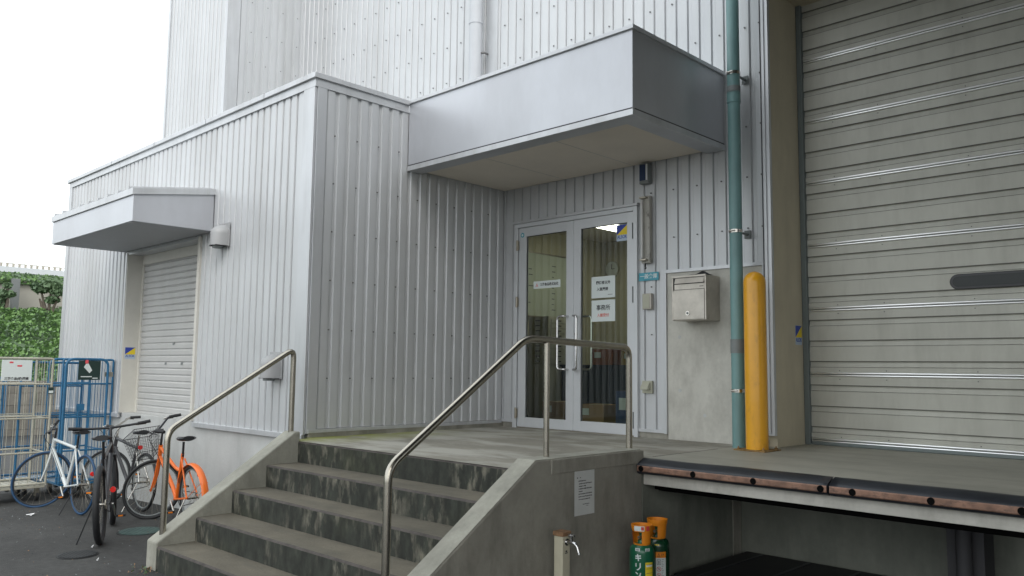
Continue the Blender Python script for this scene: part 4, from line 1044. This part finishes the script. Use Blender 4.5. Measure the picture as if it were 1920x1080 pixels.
    for s in (0, -1):
        w = MB(); e = P(cl + Vector(pts[s])); i2 = P(cl + Vector(pts[1 if s == 0 else -2])); dd = (i2 - e).normalized()
        w.tube([e, e + dd * .115], .0165, 'black', 10); w.build('grip', hbo)
        w = MB(); b0 = e + dd * .135; w.tube([b0, b0 + S.to_3x3() @ Vector((.045, 0, -.012)), b0 + S.to_3x3() @ Vector((.05, 0, -.02)) - dd * .10], .0055, 'steel' if s == 0 or style == 'silver' else 'black_gloss', 6, bend=.015); w.build('brake_lever', hbo)
    w = MB(); w.tube([P(cl + Vector((0, -.10, .0))), P(cl + Vector((.10, -.05, -.05))), P(head_b + Vector((.05, .02, .0)))], .003, 'black', 5, bend=.08)
    w.tube([P(cl + Vector((0, .10, .0))), P(cl + Vector((.09, .06, -.04))), head_b + Vector((-.02, .02, .02)), bb + Vector((.1, .02, .1))], .003, 'black', 5, bend=.08); w.build('cables', t)
    # cranks, chain, pedals
    w = MB(); w.torus(bb + Vector((0, -.045, 0)), X, Z, .075, .004, 'black_gloss' if style != 'silver' else 'steel', 24, 6)
    for i in range(5): a = 2 * math.pi * i / 5; w.tube([bb + Vector((0, -.045, 0)), bb + Vector((.075 * math.cos(a), -.045, .075 * math.sin(a)))], .004, 'black_gloss', 6)
    ca = R(-50) if style == 'mtb' else R(35); cv = Vector((math.cos(ca) * .165, 0, math.sin(ca) * .165))
    w.tube([bb + Vector((0, -.06, 0)), bb + cv + Vector((0, -.075, 0))], .009, 'steel', 8); w.tube([bb + Vector((0, .06, 0)), bb - cv + Vector((0, .075, 0))], .009, 'steel', 8); w.build('crankset', t)
    for s in (-1, 1):
        w = MB(); p = bb + cv * (-s) + Vector((0, s * .12, 0)); w.box(p.x - .04, p.x + .04, p.y - .04, p.y + .04, p.z - .01, p.z + .01, 'black', .004)
        w.box(p.x - .042, p.x - .039, p.y - .02, p.y + .02, p.z - .007, p.z + .007, 'amber'); w.box(p.x + .039, p.x + .042, p.y - .02, p.y + .02, p.z - .007, p.z + .007, 'amber'); w.build('pedal', t)
    w = MB(); w.tube([bb + Vector((0, -.045, .075)), hub_r + Vector((0, -.045, .038))], .004, 'black', 5); w.tube([bb + Vector((0, -.045, -.075)), hub_r + Vector((.02, -.045, -.05))], .004, 'black', 5); w.torus(hub_r + Vector((0, -.045, 0)), X, Z, .038, .006, 'steel_dull', 16, 6); w.build('chain', t)
    if stand:
        w = MB(); w.tube([hub_r + Vector((.03, .06, -.01)), Vector((-.06 + .12, .19, .004))], .006, 'steel' if style in ('silver', 'step') else 'black', 6); w.build('kickstand', t)
    w = MB(); rp = Vector((-Rr * .55, 0, Rr * 1.75)) if fender else Vector((seat_t.x - .05, 0, seat - .16))
    if style == 'mtb': rp = Vector((.02, -.10, Rr + .12))
    if style == 'city': rp = Vector((-.02, -.075, Rr + .11))
    w.tube([rp, rp - X * .02], .024, 'reflector', seg=14); w.tube([rp + X * .03, rp], .010, 'black', seg=8); w.build('rear_reflector', t)
    if fender:
        for hub, A, a0, a1_, nm in ((hub_r, X, 20, 175, 'rear_fender'),):
            w = MB(); k = w.mi(frame_m); prev = None; Rf = Rr + .022
            for i in range(22):
                a = R(a0 + (a1_ - a0) * i / 21)
                rg = [w.bm.verts.new(hub + A * math.cos(a) * (Rf - q * q * 14) + Z * math.sin(a) * (Rf - q * q * 14) + Vector((0, q, 0))) for q in (-.034, -.02, 0, .02, .034)]
                if prev:
                    for j in range(4): f = w.bm.faces.new((prev[j], rg[j], rg[j + 1], prev[j + 1])); f.smooth = True
                prev = rg
            for s in (-1, 1): w.tube([hub + Vector((0, s * .055, 0)), hub + A * math.cos(R(150)) * Rf + Z * math.sin(R(150)) * Rf + Vector((0, s * .03, 0))], .003, frame_m, 5)
            w.build(nm, t)
    if basket:
        w = MB(); o_ = cl + Vector((.10, 0, -.04))
        def ring(z, sx, sy): return [P(o_ + Vector((sx * cx + .06, sy * cy, z))) for cx, cy in ((-1, -1), (1, -1), (1, 1), (-1, 1))]
        for q in range(8):
            f_ = q / 7; w.tube(ring(-.20 + .24 * f_, .10 + .03 * f_, .135 + .035 * f_), .0016 if 0 < q < 7 else .004, 'black', 5, closed=True)
        A_, B_ = ring(-.20, .10, .135), ring(.04, .13, .17)
        for e in range(4):
            for q in range(11):
                f_ = q / 11; w.tube([A_[e].lerp(A_[(e + 1) % 4], f_), B_[e].lerp(B_[(e + 1) % 4], f_)], .0013, 'black', 4, caps=False)
        for q in range(1, 8): w.tube([A_[0].lerp(A_[1], q / 8), A_[3].lerp(A_[2], q / 8)], .0016, 'black', 4, caps=False)
        w.build('basket', t)
    return t
def gp(x, y): return (x, y, ground_z(x))
bicycle('white road bicycle with blue tyres, leftmost in front of the cages', gp(-2.90, -3.44), gp(-3.97, -3.50), .317, 'bike_white', 'blue_tyre', seat=.86, steer=R(62), tw=.013, style='city', lean=R(3), bar='flat', bar_h=.20, bar_w=.26)
bicycle('black mountain bicycle with fat tyres seen from behind, nearest the camera', gp(-.945, -3.93), gp(-1.94, -3.46), .337, 'bike_black', 'black', seat=.89, steer=R(8), tw=.028, style='mtb', lean=R(-3), bar_h=.24, bar_w=.36)
bicycle('charcoal bicycle with silver stays standing between the black and orange ones', gp(-2.63, -2.90), gp(-3.68, -2.90), .315, 'bike_dark', 'black', seat=.84, steer=R(40), tw=.016, style='silver', lean=R(2), second='steel', bar='swept')
bicycle('orange step-through bicycle with wire basket and orange rear fender', gp(-1.02, -3.08), gp(-2.02, -3.02), .302, 'bike_orange', 'black', seat=.84, steer=R(55), tw=.017, style='step', lean=R(-2), basket=True, fender=True, bar='swept', bar_h=.30)

# ---------------------------------------------------------------- roll cages
def cage(label, x, ys, ye, m, depth=.62, top=1.72, rounded=False, loc_z=None, bottom=.19, wires=9, door=True):
    """wheeled goods cage; its broad side spans ys..ye at x, depth runs back to -X"""
    z0 = ground_z(x); t = thing('roll_cage', label, 'roll cage', (x, ys, z0), 0, 'wheeled goods cages left of the annex'); W_ = ye - ys
    def panel(px, name):
        w = MB(); r = .014; tt = top
        if rounded: w.tube([(px, .0, bottom), (px, .0, tt), (px, W_, tt), (px, W_, bottom)], r * 1.15, m, 10, bend=.10)
        else: w.tube([(px, 0, bottom), (px, 0, tt), (px, W_, tt), (px, W_, bottom)], r, m, 8, bend=.02)
        for f in (.82, .81 - .23, .34): w.tube([(px, 0, tt * f), (px, W_, tt * f)], r * .8, m, 8)
        w.tube([(px, 0, bottom + .02), (px, W_, bottom + .02)], r, m, 8); w.tube([(px, 0, tt * .595), (px, W_, tt * .595)], r * .5, m, 6)
        for i in range(1, wires):
            y = W_ * i / wires; w.tube([(px + .004, y, bottom + .02), (px + .004, y, tt - .01)], .0034, m, 5)
        w.build(name, t)
    panel(0, 'side_panel'); panel(-depth, 'side_panel')
    w = MB()
    for y in (W_,):
        for f in (1, .82, .58, .34): w.tube([(0, y, top * f - .01), (-depth, y, top * f - .01)], .009, m, 6)
        for i in range(1, 6): w.tube([(-depth * i / 6, y, bottom + .02), (-depth * i / 6, y, top - .01)], .0034, m, 5)
    w.build('back_panel', t)
    w = MB(); w.box(-depth, 0, 0, W_, bottom - .03, bottom, m, .004)
    for i in range(12): w.box(-depth, 0, W_ * i / 12 + .01, W_ * i / 12 + .02, bottom, bottom + .004, 'steel_dull')
    w.build('deck', t)
    for px in (-.07, -depth + .07):
        for py in (.07, W_ - .07):
            w = MB(); w.tube([(px, py - .016, .055), (px, py + .016, .055)], .055, 'black', 16); w.box(px - .03, px + .03, py - .022, py + .022, .06, bottom - .03, 'steel_dull'); w.build('caster', t)
    return t
c1 = cage('beige wheeled goods cage with a white plate at the left edge', -4.55, -4.08, -3.30, 'cage_beige', wires=8)
w = MB(); w.box(.012, .017, .22, .545, 1.45, 1.70, 'paper')
w.box(.017, .0185, .30, .34, 1.66, 1.68, 'tape'); w.box(.017, .0185, .385, .435, 1.62, 1.64, 'tape')
pl = w.build('name_plate', c1)
lettering('lettering', '三菱食品(株)関東', .036, 'ink', (.0185, .385, 1.475), (0, 1, 0), (0, 0, 1), c1, xscale=.95, bold=.001)
w = MB(); w.box(.012, .02, .74, .80, 1.29, 1.37, 'green_board') ; w.box(.02, .021, .745, .795, 1.30, 1.33, 'paper'); w.build('tag', c1)
c2 = cage('blue wheeled goods cage with rounded frame and dark green plate by the annex wall', -4.52, -3.16, -2.66, 'cage_blue', rounded=True, wires=7)
w = MB(); w.box(.018, .024, .14, .40, 1.46, 1.70, 'green_board'); w.build('name_plate', c2)
w = MB(); w.prism([(.20, 1.62), (.24, 1.69), (.30, 1.58), (.27, 1.545)], 'X', .024, .027, 'paper'); w.box(.025, .03, .215, .25, 1.665, 1.71, 'tape'); w.build('paper_tag', c2)
w = MB(); w.box(.024, .026, .17, .30, 1.495, 1.507, 'paper'); w.box(.024, .026, .31, .37, 1.475, 1.488, 'paper'); w.build('plate_print', c2)
w = MB(); w.tube([(.0, .17, 1.10), (.0, .17, .3)], .012, 'cage_blue', 8); w.tube([(0, .30, 1.40), (0, .30, .3)], .012, 'cage_blue', 8); w.box(-.004, .012, .15, .24, 1.08, 1.16, 'cage_blue'); w.build('centre_bars', c2)
w = MB(); w.tube([(-.03, -.02, .19), (-.03, -.02, 1.715), (-.03, .575, 1.715), (-.03, .575, .19)], .013, 'cage_blue', 8, bend=.02)
for z in (1.41, 1.02, .60): w.tube([(-.03, .5, z), (-.03, .575, z)], .011, 'cage_blue', 6)
w.box(-.03, -.015, .47, .57, 1.50, 1.56, 'steel_dull'); w.build('outer_frame', c2)
c3 = cage('second blue wheeled goods cage standing behind the blue one with the green plate', -5.25, -3.45, -2.72, 'cage_blue', wires=5, top=1.70)
c4 = cage('blue wheeled goods cage standing behind the beige cage at the left edge', -5.35, -4.35, -3.62, 'cage_blue', wires=4, top=1.5)
w = MB(); b2 = bmesh.new(); bmesh.ops.create_cube(b2, size=1); bmesh.ops.subdivide_edges(b2, edges=b2.edges[:], cuts=5, use_grid_fill=True)
for v in b2.verts:
    v.co = Vector((v.co.x * .35, v.co.y * .42, v.co.z * .62)) + Vector((rnd.uniform(-.02, .02), rnd.uniform(-.02, .02), rnd.uniform(-.015, .015)))
    if v.co.z > .1: v.co.y *= 1 - (v.co.z - .1) * .8
w.merge(b2, 'tarp', smooth=True); tag(w.build('folded_sheet', None, (-5.65, -3.98, .53 + ground_z(-5.6))), 'bright blue plastic sheet bundled on the cage behind the beige one', 'tarpaulin')

# ---------------------------------------------------------------- far embankment
H = Vector((-1.13, .325, 0)).normalized(); S_ = Vector((H.y, -H.x, 0)) * -1       # away from the yard / along the bank
S_ = Vector((-H.y, H.x, 0)) * -1
def hp(d, s, z): p = Vector((6.6, -6.67, 0)) + H * d + S_ * s; return Vector((p.x, p.y, z))
def rowline(d0, slope, z, s): return hp(d0 + slope * s, s, z)
# terrain: green slope, terrace, upper bank and road
w = MB(); k = w.mi('slope'); N = 60; prof_ = [(27, -.35), (29, .7), (33, 1.85), (37, 3.0), (39.2, 3.55), (41.5, 3.7)]; prev = None; k_ = w.mi('slope')
random.seed(4)
for i in range(N + 1):
    s = -45 + 75 * i / N; rg = []
    for (d, z) in prof_: rg.append(w.bm.verts.new(hp(d + .27 * s, s, z + .12 * math.sin(s * .9 + d * 2) * (z > 0))))
    if prev:
        for j in range(len(rg) - 1): f = w.bm.faces.new((prev[j], rg[j], rg[j + 1], prev[j + 1])); f.smooth = True
    prev = rg
o = w.build('embankment_slope'); o['kind'] = 'structure'
w = MB(); k = w.mi('slope'); prev = None
for i in range(N + 1):
    s = -45 + 75 * i / N; q = .3 * s * .9
    rg = [w.bm.verts.new(hp(41.3 + q, s, 4.95)), w.bm.verts.new(hp(41.9 + q, s, 5.2)), w.bm.verts.new(hp(43.5 + q, s, 5.62)), w.bm.verts.new(hp(60 + q, s, 5.62))]
    if prev:
        for j in range(3): f = w.bm.faces.new((prev[j], rg[j], rg[j + 1], prev[j + 1])); f.smooth = True
    prev = rg
o = w.build('upper_bank'); o['kind'] = 'structure'
def bandwall(name, label, cat, d, z0, z1, m, th=.4, joints_=0):
    w = MB(); a, b = -45, 30; A = [hp(d + .27 * a, a, z0), hp(d + .27 * b, b, z0), hp(d + .27 * b, b, z1), hp(d + .27 * a, a, z1)]; B = [p + H * th for p in A]
    w.face(A, m); w.face(B[::-1], m); w.face([A[3], A[2], B[2], B[3]], m); w.face([A[0], A[3], B[3], B[0]], m); w.face([A[1], B[1], B[2], A[2]], m); w.face([A[0], B[0], B[1], A[1]], m)
    if joints_:
        for i in range(int((b - a) / joints_)):
            s = a + i * joints_; p = hp(d + .27 * s, s, 0) - H * .02; w.box(p.x - .02, p.x + .02, p.y - .04, p.y + .04, z0, z1, 'bark')
    return tag(w.build(name), label, cat)
bandwall('retaining_wall', 'weathered beige concrete retaining wall above the green slope', 'wall', 41.5, 3.2, 5.12, 'retaining', joints_=4)
def stonewall():
    w = MB(); a = -14.0
    while a < 14:
        for r_ in range(5):
            L_ = 1.0; z = -.35 + r_ * .318; s = a + (r_ % 2) * .5; p = hp(25.6 + .27 * s, s, z); c, s2 = S_, H
            b2 = bmesh.new(); bmesh.ops.create_cube(b2, size=1)
            for v in b2.verts: v.co = p + (S_ + H * .27).normalized() * (v.co.x * 1.03) + H * (v.co.y * .35) + Vector((0, 0, v.co.z * .31))
            w.merge(b2, 'stone')
        a += 1.0
    tag(w.build('block_wall'), 'low brown block wall at the foot of the embankment behind the cages', 'wall')
stonewall()
# guard rail on the road
t = thing('guard_rail', 'long pale parapet topped by closely spaced short posts above the bank', 'guard rail', hp(44.5, 0, 5.72))
o0 = t.location.copy()
w = MB(); pa, pb = hp(44.5 + .27 * -45, -45, 5.72) - o0, hp(44.5 + .27 * 30, 30, 5.72) - o0
for q in (0,): w.face([pa, pb, pb + Vector((0, 0, .26)), pa + Vector((0, 0, .26))], 'pipe_white'); w.face([pa + H * .2 + Vector((0, 0, .26)), pa + Vector((0, 0, .26)), pb + Vector((0, 0, .26)), pb + H * .2 + Vector((0, 0, .26))], 'pipe_white'); w.face([pb + H * .2, pa + H * .2, pa + H * .2 + Vector((0, 0, .26)), pb + H * .2 + Vector((0, 0, .26))], 'pipe_white')
w.build('parapet', t)
w = MB(); w.tube([pa + H * .1 + Vector((0, 0, .42)), pb + H * .1 + Vector((0, 0, .42))], .02, 'steel_dull', 6); w.build('top_rail', t)
for i in range(72):
    s = -8 + i * .24; p = hp(44.6 + .27 * s, s, 5.72) - o0
    w = MB(); w.box(p.x - .045, p.x + .045, p.y - .045, p.y + .045, .26, .42, 'steel_dull'); w.build('post', t)

def leaves(w, c, rad, n, m, sz=(.10, .2), rn=rnd):
    k = w.mi(m)
    for _ in range(n):
        while True:
            v = Vector((rn.uniform(-1, 1), rn.uniform(-1, 1), rn.uniform(-1, 1)))
            if v.length < 1: break
        v = v.normalized() * v.length ** .4
        p = Vector(c) + Vector((v.x * rad[0], v.y * rad[1], v.z * rad[2])); s = rn.uniform(*sz)
        a = Vector((rn.gauss(0, 1), rn.gauss(0, 1), rn.gauss(0, 1))).normalized(); b = a.orthogonal().normalized()
        w.face([p - a * s, p + b * s * .6, p + a * s, p - b * s * .6], m)
def tree(label, base, h, clumps, trunks):
    t = thing('tree', label, 'tree', base); w = MB()
    for tr in trunks: w.tube([Vector(p) for p in tr], [.09, .035], 'bark', 7)
    w.build('trunk', t); w = MB()
    for (c, r_, n) in clumps: leaves(w, c, r_, n, 'leaf', (.07, .15))
    w.build('crown', t)
B1 = hp(41.0, 4.3, 4.3)
def loc_(s, z, d=0): v = S_ * s + H * d; return (v.x, v.y, z)
def at_px(u, v, d):   # metres: a point of the far bank d metres away on the bearing u, height v
    r_ = F_ + R_ * ((u - 960) / 1536.03) - U_ * ((v - 540) / 1536.03); return Cp + r_ * d
b = at_px(88, 600, 34.2)
def rel(u, v): q = at_px(u, v, 34.2) - b; return (q.x, q.y, q.z)
tree('spreading dark green tree with several thin trunks before the retaining wall', b, 3,
     [(rel(78, 541), (.34, .34, .17), 150), (rel(96, 535), (.36, .36, .16), 170), (rel(68, 537), (.2, .2, .12), 70), (rel(108, 545), (.28, .28, .2), 120), (rel(99, 562), (.26, .26, .14), 90), (rel(88, 531), (.22, .22, .1), 60)],
     [(rel(88, 602), rel(84, 575), rel(78, 548)), (rel(88, 602), rel(92, 575), rel(96, 545)), (rel(92, 600), rel(100, 578), rel(110, 555)), (rel(86, 600), rel(78, 570), rel(74, 560))])
b = at_px(8, 605, 33.4)
def rel(u, v): q = at_px(u, v, 33.4) - b; return (q.x, q.y, q.z)
tree('pale green loose tree at the left edge before the retaining wall', b, 3,
     [(rel(6, 552), (.3, .3, .2), 130), (rel(-8, 560), (.4, .4, .4), 200), (rel(13, 536), (.13, .13, .09), 40), (rel(19, 551), (.18, .18, .1), 50), (rel(2, 572), (.18, .18, .16), 50)],
     [(rel(6, 605), rel(4, 580), rel(8, 550)), (rel(2, 605), rel(-4, 580), rel(-8, 560)), (rel(8, 600), rel(14, 565), rel(14, 540))])
w = MB(); w.box(-.14, .14, -.14, .14, 0, 1.5, 'ink_grey', .02); p = at_px(27, 566, 34.6)
tag(w.build('utility_post', None, (p.x, p.y, 3.6)), 'dark narrow post standing against the retaining wall between the two trees', 'post')
# ground cover on the slope and along the bank top
w = MB()
def slope_h(d, s):
    for (d0, z0_), (d1, z1_) in zip(prof_, prof_[1:]):
        if d0 <= d <= d1: return z0_ + (z1_ - z0_) * (d - d0) / (d1 - d0) + .12 * math.sin(s * .9 + d * 2)
    return 3.7
for i in range(34000):
    s = rnd.uniform(-7, 7); d = rnd.uniform(28, 41.4); big = .5 + .5 * math.sin(s * 2.1 + d * .9) * math.sin(d * 1.7 - s)
    p = hp(d + .27 * s, s, slope_h(d, s) + rnd.uniform(.0, .10 + .26 * big)); sz = rnd.uniform(.04, .11)
    a = Vector((rnd.gauss(0, 1), rnd.gauss(0, 1), rnd.gauss(0, .7))).normalized(); b_ = a.orthogonal().normalized()
    w.face([p - a * sz, p + b_ * sz * .6, p + a * sz, p - b_ * sz * .6], 'ivy' if rnd.random() < .75 else 'leaf')
o = w.build('slope_ground_cover'); o['kind'] = 'stuff'; o['label'] = 'dense green ground cover on the embankment slope'; o['category'] = 'ground cover'
w = MB()
for i in range(7000):
    s = rnd.uniform(-7, 7); d = rnd.uniform(41.3, 43.6); hang = .38 * max(0, math.sin(s * .9 + .6)) + .10 * math.sin(s * 3.1)
    z = 5.02 + max(0, d - 41.5) * .24 - (rnd.random() * hang if d < 41.7 else 0) + rnd.uniform(-.03, .12); p = hp((d if d > 41.7 else 41.42) + .27 * s, s, z); sz = rnd.uniform(.05, .12)
    a = Vector((rnd.gauss(0, 1), rnd.gauss(0, 1), rnd.gauss(0, 1))).normalized(); b_ = a.orthogonal().normalized(); w.face([p - a * sz, p + b_ * sz * .7, p + a * sz, p - b_ * sz * .7], 'leaf' if rnd.random() < .6 else 'ivy')
o = w.build('hanging_creeper'); o['kind'] = 'stuff'; o['label'] = 'green creeper hanging over the top of the retaining wall'; o['category'] = 'creeper'
